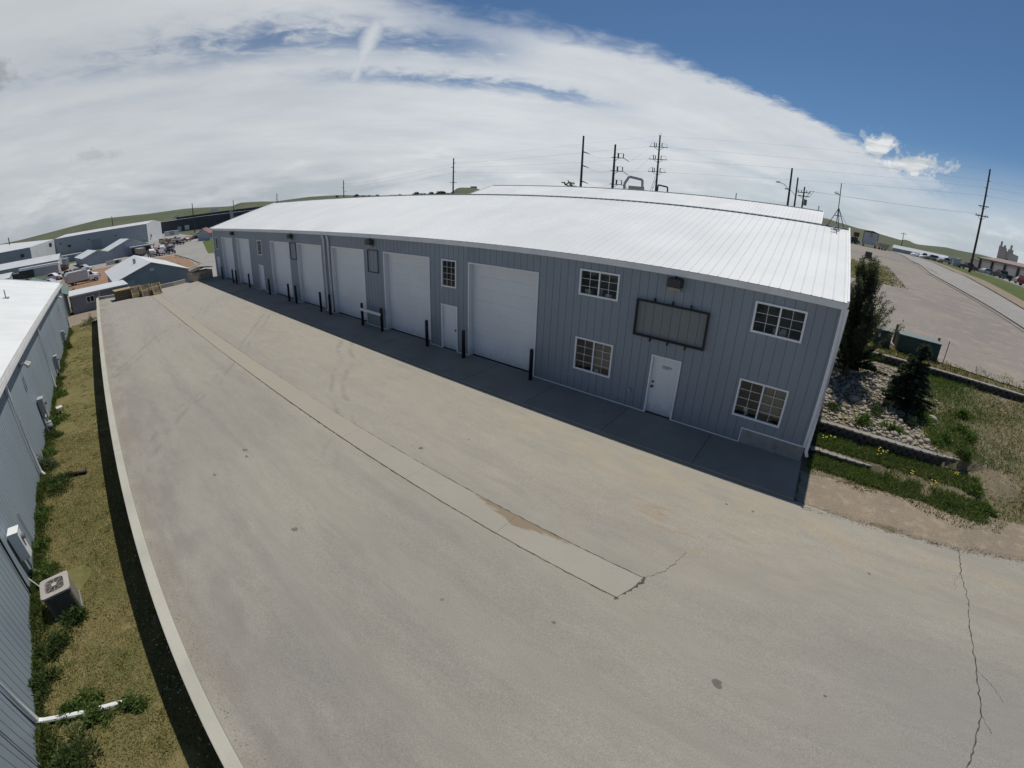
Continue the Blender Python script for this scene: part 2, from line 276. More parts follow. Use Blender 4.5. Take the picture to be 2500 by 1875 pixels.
# ------------------------------------------------------------------ mesh builder
class MB:
    def __init__(s): s.v = []; s.f = []
    def q(s, *p):
        n = len(s.v); s.v += [tuple(map(float, a)) for a in p]; s.f.append(tuple(range(n, n + len(p)))); return s
    def box(s, x0, x1, y0, y1, z0, z1, T=None):
        n = len(s.v); c = [(x, y, z) for z in (z0, z1) for x, y in ((x0, y0), (x1, y0), (x1, y1), (x0, y1))]
        s.v += [T(*a) for a in c] if T else c
        s.f += [(n, n + 3, n + 2, n + 1), (n + 4, n + 5, n + 6, n + 7), (n, n + 1, n + 5, n + 4), (n + 1, n + 2, n + 6, n + 5), (n + 2, n + 3, n + 7, n + 6), (n + 3, n, n + 4, n + 7)]; return s
    def bar(s, a, b, w, h=None, up=(0, 0, 1)):              # rectangular bar from a to b
        a, b = Vector(a), Vector(b); d = (b - a).normalized(); h = h or w
        sd = d.cross(Vector(up)); sd = Vector((1, 0, 0)) if sd.length < 1e-4 else sd.normalized(); u = sd.cross(d).normalized()
        n = len(s.v)
        for p in (a, b):
            for i, j in ((-1, -1), (1, -1), (1, 1), (-1, 1)): s.v.append(tuple(p + sd * i * w / 2 + u * j * h / 2))
        s.f += [(n, n + 1, n + 2, n + 3), (n + 7, n + 6, n + 5, n + 4)] + [(n + i, n + 4 + i, n + 4 + (i + 1) % 4, n + (i + 1) % 4) for i in range(4)]; return s
    def tube(s, pts, r, n=8, caps=True, r1=None):
        pts = [Vector(p) for p in pts]; m = len(pts); b0 = len(s.v)
        for i, p in enumerate(pts):
            d = (pts[min(i + 1, m - 1)] - pts[max(i - 1, 0)]).normalized()
            a = d.cross(Vector((0, 0, 1))); a = Vector((1, 0, 0)) if a.length < 1e-3 else a.normalized(); b = d.cross(a)
            rr = r if r1 is None else r + (r1 - r) * i / (m - 1)
            for j in range(n): s.v.append(tuple(p + (a * math.cos(2 * math.pi * j / n) + b * math.sin(2 * math.pi * j / n)) * rr))
        for i in range(m - 1):
            for j in range(n): s.f.append((b0 + i * n + j, b0 + i * n + (j + 1) % n, b0 + (i + 1) * n + (j + 1) % n, b0 + (i + 1) * n + j))
        if caps: s.f += [tuple(b0 + j for j in range(n))[::-1], tuple(b0 + (m - 1) * n + j for j in range(n))]
        return s
    def cyl(s, a, b, r, n=10, r1=None): return s.tube([a, b], r, n, True, r1)
    def prism(s, poly, y0, y1, T=None):                      # polygon in (x,z) swept along y
        n = len(s.v); m = len(poly); c = [(x, y0, z) for x, z in poly] + [(x, y1, z) for x, z in poly]
        s.v += [T(*a) for a in c] if T else c
        s.f += [tuple(range(n, n + m)), tuple(range(n + m, n + 2 * m))[::-1]] + [(n + i, n + m + i, n + m + (i + 1) % m, n + (i + 1) % m) for i in range(m)]; return s
    def slab(s, poly, z0, z1):                               # polygon in (x,y) swept along z
        n = len(s.v); m = len(poly); s.v += [(x, y, z0) for x, y in poly] + [(x, y, z1) for x, y in poly]
        s.f += [tuple(range(n, n + m))[::-1], tuple(range(n + m, n + 2 * m))] + [(n + i, n + (i + 1) % m, n + m + (i + 1) % m, n + m + i) for i in range(m)]; return s
    def lathe(s, prof, c, n=12):
        b = len(s.v)
        for r, z in prof:
            for j in range(n): s.v.append((c[0] + r * math.cos(2 * math.pi * j / n), c[1] + r * math.sin(2 * math.pi * j / n), c[2] + z))
        for i in range(len(prof) - 1):
            for j in range(n): s.f.append((b + i * n + j, b + i * n + (j + 1) % n, b + (i + 1) * n + (j + 1) % n, b + (i + 1) * n + j))
        return s
    def mesh(s, name, m, smooth=False):
        me = bpy.data.meshes.new(name); me.from_pydata(s.v, [], s.f); me.materials.append(MATS[m] if isinstance(m, str) else m)
        if smooth: me.polygons.foreach_set('use_smooth', [True] * len(me.polygons))
        me.update(); return me
    def build(s, name, m, parent=None, smooth=False, loc=None, bevel=0):
        o = bpy.data.objects.new(name, s.mesh(name, m, smooth)); col.objects.link(o); o.parent = parent
        if loc is not None: o.location = loc
        if bevel:
            b = o.modifiers.new('bevel', 'BEVEL'); b.width = bevel; b.segments = 2; b.limit_method = 'ANGLE'; b.angle_limit = R(40)
        return o
def tag(o, label, cat, group=None):
    o['label'] = label; o['category'] = cat
    if group: o['group'] = group
    return o
def thing(name, label, cat, loc=(0, 0, 0), rz=0.0, group=None):
    o = bpy.data.objects.new(name, None); o.empty_display_size = .2; col.objects.link(o); o.location = loc; o.rotation_euler.z = rz
    return tag(o, label, cat, group)
def struct(o, kind='structure'): o['kind'] = kind; return o
def inst(me, name, parent=None, loc=(0, 0, 0), rot=(0, 0, 0), scale=None):
    o = bpy.data.objects.new(name, me); col.objects.link(o); o.parent = parent; o.location = loc; o.rotation_euler = rot
    if scale is not None: o.scale = scale
    return o
def copy_tree(o, parent=None):
    c = o.copy(); col.objects.link(c); c.parent = parent
    for ch in o.children: copy_tree(ch, c)
    return c
def place(o, loc, rz=0.0, label=None, group=None):
    o.location = loc; o.rotation_euler.z = rz
    if label: o['label'] = label
    if group: o['group'] = group
    return o

# ------------------------------------------------------------------ lie of the land
def sm(a, b, x): t = np.clip((x - a) / (b - a), 0, 1); return t * t * (3 - 2 * t)
WX = [-2000, -600, -300, -130, -85, -70, -56, -45, 0]; WZ = [-6, -6, -5.2, -4.7, -3.7, -2.75, -1.98, -1.9, -1.9]
NY = [-60, -4, -2.3, 0, 1, 2, 5, 9, 9.5, 14, 30, 60, 90, 400, 2000]; NZ = [-.1, -.1, -.08, -.02, .12, .45, 1.1, 1.75, 1.95, 2.3, 3.3, 5.2, 5.6, 6, 6]
def wall_y(x): return -14.19 - .0398 * (x + 10)               # outer face of the concrete retaining wall
def TT(x, y):
    x = np.asarray(x, float); y = np.asarray(y, float)
    wv = np.interp(x, WX, WZ); nv = np.interp(y, NY, NZ)
    f = np.where(y > 0, sm(-75, -10, x), sm(-75, -52, x)); f = np.where(x < -51.5, np.where(y < 0, 0, f * .6), f)
    return np.where((y < wall_y(x) + .1) & (x < 2), wv, wv * (1 - f) + nv * f)
def T(x, y): return float(TT(x, y))
def bedz(x, y):                                                # planted slope on the east side, with block-wall terraces
    x = np.asarray(x, float); y = np.asarray(y, float)
    nat = np.interp(y, NY, NZ)
    w1 = 2.02 + .03 * x + .10 * np.maximum(x - 4.6, 0) ** 2; w2 = .80 + .05 * x
    low = np.interp(y, [-3, 0, .8], [-.09, -.03, .0]); midz = np.interp(y, [.8, 2.0], [.17, .36])
    up = np.interp(y, [2.0, 3, 8.7, 9.0], [.66, .80, 1.66, 1.70]); top = np.interp(y, [9.0, 9.5, 14, 30], [1.93, 2.0, 2.35, 3.35])
    z = np.where(y < w2, low, np.where(y < w1, midz, up))
    z = np.where((x > 2.75) & (y < w1), np.interp(y, [-3, 0, 2.0], [-.09, -.02, .34]), z)
    z = np.where(y > 9.02 - .012 * x, top, z)
    f = sm(5.2, 7.0, x) * (y < 8.6)
    return z * (1 - f) + nat * f
def grid(fx, fy, fz, name, m, kind='structure', parent=None):
    xs, ys = np.asarray(fx, float), np.asarray(fy, float); Xg, Yg = np.meshgrid(xs, ys); Zg = fz(Xg, Yg)
    v = np.stack([Xg, Yg, Zg], -1).reshape(-1, 3); nx, ny = len(xs), len(ys)
    i = np.arange((ny - 1) * (nx - 1)); r, c = i // (nx - 1), i % (nx - 1); a = r * nx + c
    fc = np.stack([a, a + 1, a + nx + 1, a + nx], -1)
    me = bpy.data.meshes.new(name); me.from_pydata(v.tolist(), [], fc.tolist()); me.materials.append(MATS[m])
    me.polygons.foreach_set('use_smooth', [True] * len(me.polygons))
    o = bpy.data.objects.new(name, me); col.objects.link(o); o.parent = parent
    if kind: o['kind'] = kind
    return o
def patch(name, p00, p10, p11, p01, n, m_, dz, mat, fz=None, kind='structure', wob=0.0):
    u, v = np.meshgrid(np.linspace(0, 1, n + 1), np.linspace(0, 1, m_ + 1)); P = [np.array(p, float) for p in (p00, p10, p11, p01)]
    W = ((1 - u) * (1 - v), u * (1 - v), u * v, (1 - u) * v); xg = sum(w * p[0] for w, p in zip(W, P)); yg = sum(w * p[1] for w, p in zip(W, P))
    if wob:
        e = (u < .01) | (u > .99) | (v < .01) | (v > .99); xg = xg + e * rng.uniform(-wob, wob, xg.shape); yg = yg + e * rng.uniform(-wob, wob, xg.shape)
    zg = (fz or TT)(xg, yg) + dz; vv = np.stack([xg, yg, zg], -1).reshape(-1, 3); nx = n + 1
    fc = [(r * nx + c, r * nx + c + 1, (r + 1) * nx + c + 1, (r + 1) * nx + c) for r in range(m_) for c in range(n)]
    me = bpy.data.meshes.new(name); me.from_pydata(vv.tolist(), [], fc); me.materials.append(MATS[mat]); o = bpy.data.objects.new(name, me); col.objects.link(o)
    o['kind'] = kind; return o
def dirv(az, d): return CAM[0] + math.sin(R(az)) * d, CAM[1] + math.cos(R(az)) * d
def elz(el, d): return CAM[2] + d * math.tan(R(el))

# ------------------------------------------------------------------ terrain and hills
xs = np.unique(np.concatenate([np.linspace(-900, -260, 33), np.linspace(-260, -100, 41), np.linspace(-100, -52, 41), np.linspace(-52, 20, 37), np.linspace(20, 120, 41), np.linspace(120, 900, 40)]))
ys = np.unique(np.concatenate([np.linspace(-500, -60, 23), np.linspace(-60, -20, 11), np.linspace(-20, 20, 41), np.linspace(20, 140, 61), np.linspace(140, 900, 39)]))
def under(x, y):
    z = TT(x, y) - np.where(y > 9, .22, .05)
    z = np.where((x > -52.2) & (x < 17) & (y > -26) & (y < 13.5), -2.6, z)
    return z + .25 * np.sin(x * .013 + 1) * np.sin(y * .011) * sm(230, 420, np.hypot(x, y))
grid(xs, ys, under, 'ground', 'prairie')
HP = [(-135, -.2), (-110, -.3), (-97.2, -.33), (-94.95, -.12), (-92.3, .13), (-86.65, .71), (-81.96, .6), (-77.86, .71), (-72.62, .47), (-71.73, .8), (-69.3, .75), (-67.68, .63), (-63.5, .93), (-60, .97), (-55, .75), (-50.8, .82), (-46.1, .97), (-45.88, 1.44), (-45.1, 1.7), (-43.3, 1.7), (-41.97, 1.29), (-38, 1.2), (-25, 1.3), (-8, 1.8), (-.1, 1.97), (.9, 1.81), (2.5, 1.63), (3.7, 1.49), (5.0, 1.49), (5.73, 1.36), (8.53, 1.11), (9.17, 1.29), (10.2, 1.01), (11.2, 1.1), (13.4, 1.35), (14.7, 1.31), (17, 1.39), (18.7, 1.36), (21, 1.31), (30, 1.2), (50, 1.0), (80, .6)]
az = np.linspace(-135, 80, 431); el = np.interp(az, [p[0] for p in HP], [p[1] for p in HP])
DR = 1150.; rr = np.concatenate([np.linspace(640, DR, 14), np.linspace(DR, 2600, 8)[1:]]); V = []
for r0 in rr:
    for a_, e_ in zip(az, el):
        H = elz(e_, DR); base = -7.0 if a_ < -40 else 4.5
        f = sm(640, DR, r0) if r0 <= DR else 1 - .35 * sm(DR, 2600, r0)
        z0 = base + (H - base) * f + (2.2 * math.sin(a_ * .9 + r0 * .006) + 1.4 * math.sin(a_ * 2.3 - r0 * .011)) * f * (1 - abs(2 * f - 1)) * (r0 < DR)
        V.append((*dirv(a_, r0), z0))
n = len(az); F = [(i * n + j, i * n + j + 1, (i + 1) * n + j + 1, (i + 1) * n + j) for i in range(len(rr) - 1) for j in range(n - 1)]
b = MB(); b.v, b.f = V, F; struct(b.build('hills', 'prairie', None, True))

# ------------------------------------------------------------------ yard
def yz(x, y):
    return np.interp(y, [-60, -14, -7.41, -2.3, 0], [.05, .0, -.10, -.065, -.05]) + .012 * np.sin(x * .31) * np.sin(y * .45 + 1)
def yardz(x, y): return float(yz(np.array(x), np.array(y)))
def wallin(x): return wall_y(x) + .232
xs = np.linspace(-51.4, 12.4, 100); V = []; ny = 44
us = np.linspace(0, 1, ny)
b = MB()
for x0 in xs:
    ya, yb = wallin(x0) - .02, -2.262
    for u in us: y0 = ya + (yb - ya) * u; b.v.append((x0, y0, yardz(x0, y0)))
b.f = [(i * ny + j, (i + 1) * ny + j, (i + 1) * ny + j + 1, i * ny + j + 1) for i in range(len(xs) - 1) for j in range(ny - 1)]
# east part of the yard, ending in a ragged edge against the bare soil
ex = np.linspace(.06, 12.4, 60); n0 = len(b.v)
ey = np.interp(ex, [.06, .4, 2.1, 4.8, 7, 12.4], [-2.262, -2.42, -2.25, -2.0, -1.5, -.6]) + np.where(ex > .3, rng.uniform(-.05, .05, 60), 0)
for x0, y1 in zip(ex, ey):
    for y0 in (-2.262, y1): b.v.append((x0, y0, yardz(x0, y0) + (.0 if y0 == -2.262 else -.004)))
b.f += [(n0 + 2 * i, n0 + 2 * i + 2, n0 + 2 * i + 3, n0 + 2 * i + 1) for i in range(59) if ey[i] > -2.25]
struct(b.build('yard', 'asphalt', None, True))
b = MB(); xe = np.linspace(12.4, 40, 8)
for x0 in xe:
    for y0 in (-60, -14, -7.4, -.6): b.v.append((x0, y0, yardz(x0, y0)))
b.f = [(i * 4 + j, (i + 1) * 4 + j, (i + 1) * 4 + j + 1, i * 4 + j + 1) for i in range(7) for j in range(3)]
struct(b.build('yard', 'asphalt'))
# concrete drain strip, slab by slab
gut = struct(MB().box(-48.9, -2.55, -7.82, -7.0, -.45, -.135).build('drain_channel', 'joint'))
x1 = -2.56
i = 0
while x1 > -48.5:
    x0 = max(x1 - 3.1, -48.8); e = .25 if i == 0 else 0
    me = MB().slab([(x0 + .002, -7.785), (x1 - .002, -7.785), (x1 - .002, -7.03), (x0 + .002, -7.03)] if not e else [(x0 + .004, -7.785), (x1 - .10, -7.785), (x1 - .03, -7.6), (x1 + .05, -7.4), (x1 + .12, -7.03), (x0 + .004, -7.03)], -.3, -.083).mesh('slab', 'gutter')
    inst(me, 'slab', gut); x1 -= 3.1; i += 1
# sunken seams, wide cracks and the long crack to the east: ribbons a few mm above the asphalt
def crack(name, pts, w, jit, step=.12, parent=None, mat='joint', dz=.005):
    P = [np.array(p, float) for p in pts]; L = []
    for a_, b_ in zip(P[:-1], P[1:]):
        n = max(1, int(np.linalg.norm(b_ - a_) / step)); L += [a_ + (b_ - a_) * j / n for j in range(n)]
    L.append(P[-1]); bb = MB()
    for j, p in enumerate(L):
        d = L[min(j + 1, len(L) - 1)] - L[max(j - 1, 0)]; d = d / (np.linalg.norm(d) + 1e-9); nr = np.array((-d[1], d[0])); q = p + nr * rng.uniform(-jit, jit)
        ww = w * rng.uniform(.35, 1.25)
        for sgn in (-1, 1): c = q + nr * sgn * ww / 2; bb.v.append((c[0], c[1], yardz(*c) + dz))
    bb.f = [(2 * j, 2 * j + 2, 2 * j + 3, 2 * j + 1) for j in range(len(L) - 1)]
    o = bb.build(name, mat, parent); o['kind'] = 'structure'; return o
crack('crack', [(-48.8, -7.80), (-2.6, -7.80)], .02, .012); crack('crack', [(-48.8, -7.015), (-2.45, -7.015)], .022, .012)
crack('crack', [(-2.70, -7.84), (-2.58, -7.6), (-2.50, -7.4), (-2.42, -7.2), (-2.40, -6.98)], .06, .03, .05); crack('crack', [(-2.40, -6.98), (-2.15, -6.6), (-2.02, -6.2), (-1.95, -5.8)], .010, .03, .05)
crack('crack', [(4.84, -2.0), (4.72, -3.0), (4.75, -4.0), (4.62, -5.0), (4.60, -6.0), (4.55, -7.1), (4.4, -7.5), (4.14, -8.25), (3.9, -9.3), (3.6, -10.6)], .028, .03, .08)
crack('crack', [(4.60, -6.0), (4.9, -6.25), (5.1, -6.6)], .008, .03, .05); crack('crack', [(4.72, -3.0), (4.5, -3.3), (4.45, -3.7)], .007, .03, .05); crack('crack', [(4.55, -7.1), (4.72, -7.4)], .012, .02, .05)
# mud left in the strip and small stones lying about
def splat(name, cx, cy, rx, ry, mat, dz, n=26, rough=.3, seed=0, ang=0.):
    rs = np.random.RandomState(seed); ph = rs.uniform(0, 6.28, 5); P = []
    for j in range(n):
        a_ = 2 * math.pi * j / n; r0 = 1 + rough * sum(math.sin((q + 2) * a_ + ph[q]) / (q + 1.5) for q in range(5))
        u, v_ = rx * r0 * math.cos(a_), ry * r0 * math.sin(a_); P.append((cx + u * math.cos(ang) - v_ * math.sin(ang), cy + u * math.sin(ang) + v_ * math.cos(ang)))
    bb = MB(); bb.q(*[(p[0], p[1], yardz(cx, cy) + dz) for p in P]); o = bb.build(name, mat); o['kind'] = 'structure'; return o
M('mud', (.27, .21, .14), .95, .14, 3, 30); M('dark_stain', (.165, .154, .136), .9, .2, 5); M('dust', (.335, .285, .21), .95, .1, 2, 40)

for i, (a_, c_, r0) in enumerate([(-.33, -8.56, .10), (2.2, -4.2, .04), (-.9, -3.4, .04), (-1.6, -3.5, .04), (-13.3, -10.4, .09), (-12.9, -10.5, .06), (-9.0, -10.9, .08), (-3.3, -9.0, .04), (-5.2, -9.9, .035), (-8.9, -5.2, .03), (-9.6, -6.5, .07), (1.5, -7.9, .03), (-12.6, -11.6, .06)]):
    splat('oil_spot', a_, c_, r0, r0 * .8, 'dark_stain', .004, 16, .25, i)
# apron along the building: one slab after another
ap = struct(MB().box(-51.5, .02, -2.24, .2, -.4, -.06).build('apron_bed', 'joint'))
x1 = .05
while x1 > -51.4:
    x0 = max(x1 - 3.05, -51.55); inst(MB().box(x0 + .008, x1 - .008, -2.262, .28, -.2, -.004 + .004 * rng.rand()).mesh('slab', 'slab'), 'slab', ap); x1 -= 3.05
# retaining wall on the west side of the yard with its return at the far end
b = MB(); X = [-51.9, -40, -28, -16, -4, 12.4]
for xa, xb in zip(X[:-1], X[1:]):
    b.slab([(xa + .004, wall_y(xa)), (xb - .004, wall_y(xb)), (xb - .004, wallin(xb)), (xa + .004, wallin(xa))], -2.4, .152)
o = b.build('retaining_wall', 'wall_conc', None, False, None, .015); tag(o, 'long pale concrete retaining wall between the yard and the sunken lawn', 'wall')
b = MB(); P = [(-51.9, -12.4), (-50.9, -10.0), (-50.75, -6.3), (-50.9, -5.0), (-51.4, -3.6)]
for (xa, ya), (xb, yb) in zip(P[:-1], P[1:]): b.bar((xa, ya, -.35), (xb, yb, -.35), .22, 1.3 if ya > -7 else 1.1)
tag(b.build('end_wall', 'wall_conc'), 'low concrete wall closing the far end of the paved yard', 'wall')

# ------------------------------------------------------------------ lawn strip below the wall
patch('lawn', (-52.0, wall_y(-52) + .1), (14, wall_y(14) + .1), (14, -19.2), (-52.0, -15.3), 80, 10, 0, 'lawn_soil', lambda x, y: -1.9 + .03 * np.sin(x * .9) * np.sin(y * 1.7) - .03 * sm(-44, -52, x))
patch('ground', (-52.0, -12.0), (-52.0, -19.5), (-64, -20), (-64, -10.5), 8, 8, .03, 'bare_soil')

# ------------------------------------------------------------------ leaves: many small faces gathered into one mesh
def leaves(P, D_, L, Wd, C, name, parent=None, label=None):
    """P base points, D_ directions (unit), L lengths, Wd widths, C tints: one bent two-face blade each"""
    n = len(P); D_ = D_ / (np.linalg.norm(D_, axis=1, keepdims=True) + 1e-9)
    side = np.cross(D_, rng.normal(size=(n, 3))); side /= np.linalg.norm(side, axis=1, keepdims=True) + 1e-9
    L = np.asarray(L)[:, None]; Wd = np.asarray(Wd)[:, None]
    mid = P + D_ * L * .5; tip = P + D_ * L; tip[:, 2] -= (L[:, 0] * .12)
    v = np.stack([P - side * Wd * .3, P + side * Wd * .3, mid + side * Wd * .5, mid - side * Wd * .5, tip], 1).reshape(-1, 3)
    i = np.arange(n)[:, None] * 5; F = np.concatenate([np.concatenate([i, i + 1, i + 2, i + 3], 1).tolist()], 0).tolist() + np.concatenate([i + 3, i + 2, i + 4], 1).tolist()
    me = bpy.data.meshes.new(name); me.from_pydata(v.tolist(), [], F); me.materials.append(MATS['leaf'])
    at = me.attributes.new('tint', 'FLOAT_COLOR', 'POINT'); c = np.ones((n, 5, 4)); c[:, :, :3] = np.asarray(C)[:, None, :]; at.data.foreach_set('color', c.reshape(-1))
    o = bpy.data.objects.new(name, me); col.objects.link(o); o.parent = parent; return o
def tints(n, pal, var=.2):
    pal = np.array(pal); t = pal[rng.randint(0, len(pal), n)]; return np.clip(t * rng.uniform(1 - var, 1 + var, (n, 1)), 0, 1)
def noise2(x, y, s, seed=0):
    rs = np.random.RandomState(seed); o = 0
    for q in range(6): a_ = rs.uniform(0, 6.28); f = s * (1 + q * .7); o = o + np.sin((x * math.cos(a_) + y * math.sin(a_)) * f + rs.uniform(0, 6.28)) / (1 + q * .5)
    return o / 3.
def blades(n, xr, yr, fz, h, w, pal, name, mask=None, lean=.6, hvar=.5):
    x = rng.uniform(*xr, n); y = rng.uniform(*yr, n)
    if mask is not None: kk = mask(x, y); x, y = x[kk], y[kk]
    n = len(x); P = np.stack([x, y, fz(x, y) - .005], 1); D_ = np.stack([rng.normal(0, lean, n), rng.normal(0, lean, n), np.ones(n)], 1)
    return leaves(P, D_, h * rng.uniform(1 - hvar, 1 + hvar, n), w * rng.uniform(.6, 1.4, n), tints(n, pal), name)
DRY = [(.24, .20, .085), (.205, .175, .07), (.18, .165, .06), (.155, .15, .05), (.27, .225, .11)]; GRN = [(.055, .085, .022), (.07, .105, .025), (.04, .065, .018), (.09, .12, .03)]
lawnz = lambda x, y: -1.9 + .03 * np.sin(x * .9) * np.sin(y * 1.7) - .03 * sm(-44, -52, x)
inl = lambda x, y: (y < wall_y(x) - .02) & (y > -17.75 - .053 * (x + 9.5) + .05)
o = blades(170000, (-24, -3.5), (-18.0, -13.2), lawnz, .045, .012, DRY, 'lawn_grass', lambda x, y: inl(x, y) & (noise2(x, y, 1.1, 1) < .55) & (rng.rand(len(x)) < np.interp(x, [-24, -8], [.55, 1])), .8); o['kind'] = 'stuff'
o = blades(60000, (-51.5, -3.5), (-18.0, -12.2), lawnz, .05, .022, [(.13, .14, .045), (.15, .15, .05), (.20, .175, .07), (.11, .125, .035)], 'lawn_grass', lambda x, y: inl(x, y) & (noise2(x, y, .8, 2) > -.1), .8); o['kind'] = 'stuff'
tag(o, 'dry yellow-green mown grass on the sunken strip', 'grass')
nx_ = 30000; xw = -4 - 46 * rng.rand(nx_) ** 1.5; ow = .03 + np.abs(rng.normal(0, 1, nx_)) * (.07 + .20 * np.clip(.5 + noise2(xw, xw * .3, 1.5, 21), .05, 1.3)); yw = -17.6 - .0532 * (xw + 12.64) + ow
hw_ = (.07 + .16 * np.clip(.5 + noise2(xw, xw * .2, 2.3, 22), .1, 1.3)) * rng.uniform(.5, 1.4, nx_) * np.clip(1.2 - ow * 1.2, .3, 1)
o = leaves(np.stack([xw, yw, lawnz(xw, yw) + hw_ * .4 * rng.rand(nx_)], 1), np.stack([rng.normal(0, .6, nx_), rng.normal(.25, .6, nx_), np.ones(nx_)], 1), hw_, .024 * rng.uniform(.6, 1.6, nx_), tints(nx_, GRN + [(.085, .12, .035), (.11, .135, .05), (.15, .15, .06)], .25), 'wall_weeds'); o['kind'] = 'stuff'; tag(o, 'green weeds creeping along the foot of the west building', 'weeds')
# a few straggling tufts and dead leaves over the mown strip
nt_ = 9000; q_ = rng.randint(0, 260, nt_); cx_ = rng.uniform(-40, -4, 260); cy_ = rng.uniform(-17.5, -14.2, 260); xt, yt = cx_[q_] + rng.normal(0, .09, nt_), cy_[q_] + rng.normal(0, .09, nt_); kt = inl(xt, yt); xt, yt = xt[kt], yt[kt]; nt_ = len(xt)
o = leaves(np.stack([xt, yt, lawnz(xt, yt)], 1), np.stack([rng.normal(0, .8, nt_), rng.normal(0, .8, nt_), np.ones(nt_)], 1), rng.uniform(.03, .10, nt_), rng.uniform(.01, .022, nt_), tints(nt_, [(.10, .13, .04), (.13, .145, .05), (.28, .24, .13), (.075, .095, .03)], .25), 'lawn_tufts'); o['kind'] = 'stuff'; tag(o, 'ragged tufts scattered over the sunken lawn', 'grass')

# ------------------------------------------------------------------ east slope
gx = np.linspace(.02, 17.2, 130); gy = np.concatenate([np.linspace(-3.2, -1, 14), np.linspace(-1, 3.2, 64)[1:], np.linspace(3.2, 8.6, 40)[1:], np.linspace(8.6, 9.4, 12)[1:], np.linspace(9.4, 14.6, 26)[1:]])
def bz2(x, y):
    z = bedz(x, y) + .02 * noise2(x, y, 2.2, 5); ye = np.interp(x, [.06, .4, 2.1, 4.8, 7, 12.4, 18], [-2.262, -2.42, -2.25, -2.0, -1.5, -.6, -.2])
    return np.where(y < ye + .15, np.minimum(z, yz(x, y) - .03 - .25 * np.clip(ye - y, 0, 1)), z)
grid(gx, gy, bz2, 'slope', 'slope_soil')
patch('ground', (.1, -2.5), (14, -.9), (14, 1.2), (.1, -.55), 60, 14, .012, 'bare_soil', bz2, wob=.06)
patch('lot', (-3, 14.0), (17.3, 11.0), (14.6, 62), (-8, 62), 30, 60, .04, 'gravel', wob=.2)
patch('lot', (3.6, 10.6), (17.3, 8.6), (17.3, 14.2), (2.4, 14.4), 24, 12, .05, 'gravel', lambda x, y: np.maximum(bz2(x, y), TT(x, y)), wob=.12)
patch('verge', (-1.0, 31.5), (6.3, 33.0), (7.2, 46.5), (-1.0, 48), 16, 20, .07, 'rough_grass', wob=.6)
patch('lot', (-9, 61.5), (14.2, 61.5), (24, 150), (-9, 150), 16, 30, .06, 'gravel', wob=.2)
# road with its kerbs
RL = [(17.6, 12), (16.6, 26), (16.07, 32.3), (14.9, 41.1), (13.6, 50.6), (14.3, 70.2), (17.5, 100), (20.8, 134), (27, 190)]
RRt = [(21.8, 12), (21.2, 26), (20.75, 38.4), (20.42, 49.9), (19.8, 65.2), (22.2, 90), (25.0, 110), (28.4, 134), (35, 190)]
def ribbon(name, A, Bp, dz, mat, n=60):
    b = MB()
    def at(Pp, u): u = u * (len(Pp) - 1); i = min(int(u), len(Pp) - 2); f = u - i; return np.array(Pp[i]) * (1 - f) + np.array(Pp[i + 1]) * f
    for j in range(n + 1):
        for Pp in (A, Bp): p = at(Pp, j / n); b.v.append((p[0], p[1], T(*p) + dz))
    b.f = [(2 * j, 2 * j + 1, 2 * j + 3, 2 * j + 2) for j in range(n)]; return struct(b.build(name, mat, None, True))
ribbon('road', RL, RRt, .09, 'road_concrete')
off = lambda Pp, d: [(a_ + d, c_) for a_, c_ in Pp]
ribbon('kerb', off(RL, -.35), RL, .16, 'road_concrete'); ribbon('verge', off(RL, -.9), off(RL, -.35), .08, 'gravel')
ribbon('verge', off(RRt, .3), off(RRt, 3.2), .10, 'bare_soil'); ribbon('verge', off(RRt, 3.2), off(RRt, 12.5), .11, 'verge')
ribbon('pavement', off(RRt, 12.5), off(RRt, 60), .10, 'far_pavement')
b = MB()
for (xa, ya), (xb, yb) in zip(off(RRt, 12.5)[3:8], off(RRt, 12.5)[4:9]): b.bar((xa, ya, T(xa, ya) + .15), (xb, yb, T(xb, yb) + .15), .3, .3)
struct(b.build('kerb', 'cream'))

# loose grit and small stones along the broken pavement edge and on the bare soil
b = MB(); rsg = np.random.RandomState(44)
for i in range(2600):
    if i % 3: x0 = rsg.uniform(.3, 12); y0 = np.interp(x0, [.4, 2.1, 4.8, 7, 12.4], [-2.42, -2.25, -2.0, -1.5, -.6]) + abs(rsg.normal(0, .35)) - .1
    else: x0 = rsg.uniform(.4, 9.5); y0 = rsg.uniform(-2, 4.5) if x0 > 5.6 else rsg.uniform(-2, -.2)
    r0 = rsg.choice([.008, .013, .02, .032], p=[.4, .35, .2, .05]); z0 = max(float(bz2(np.array(x0), np.array(y0))), yardz(x0, y0) if y0 < -1.2 else -9) + .006
    n = len(b.v); a_ = rsg.uniform(0, 6.28)
    for q in range(4): b.v.append((x0 + r0 * rsg.uniform(.7, 1.3) * math.cos(a_ + q * 1.57), y0 + r0 * rsg.uniform(.7, 1.3) * math.sin(a_ + q * 1.57), z0 - .004))
    b.v.append((x0, y0, z0 + r0 * .75)); b.f += [(n, n + 1, n + 4), (n + 1, n + 2, n + 4), (n + 2, n + 3, n + 4), (n + 3, n, n + 4)]
o = b.build('pebbles', 'rock'); struct(o, 'stuff'); tag(o, 'loose pebbles along the broken edge of the pavement', 'pebbles')
b = MB()
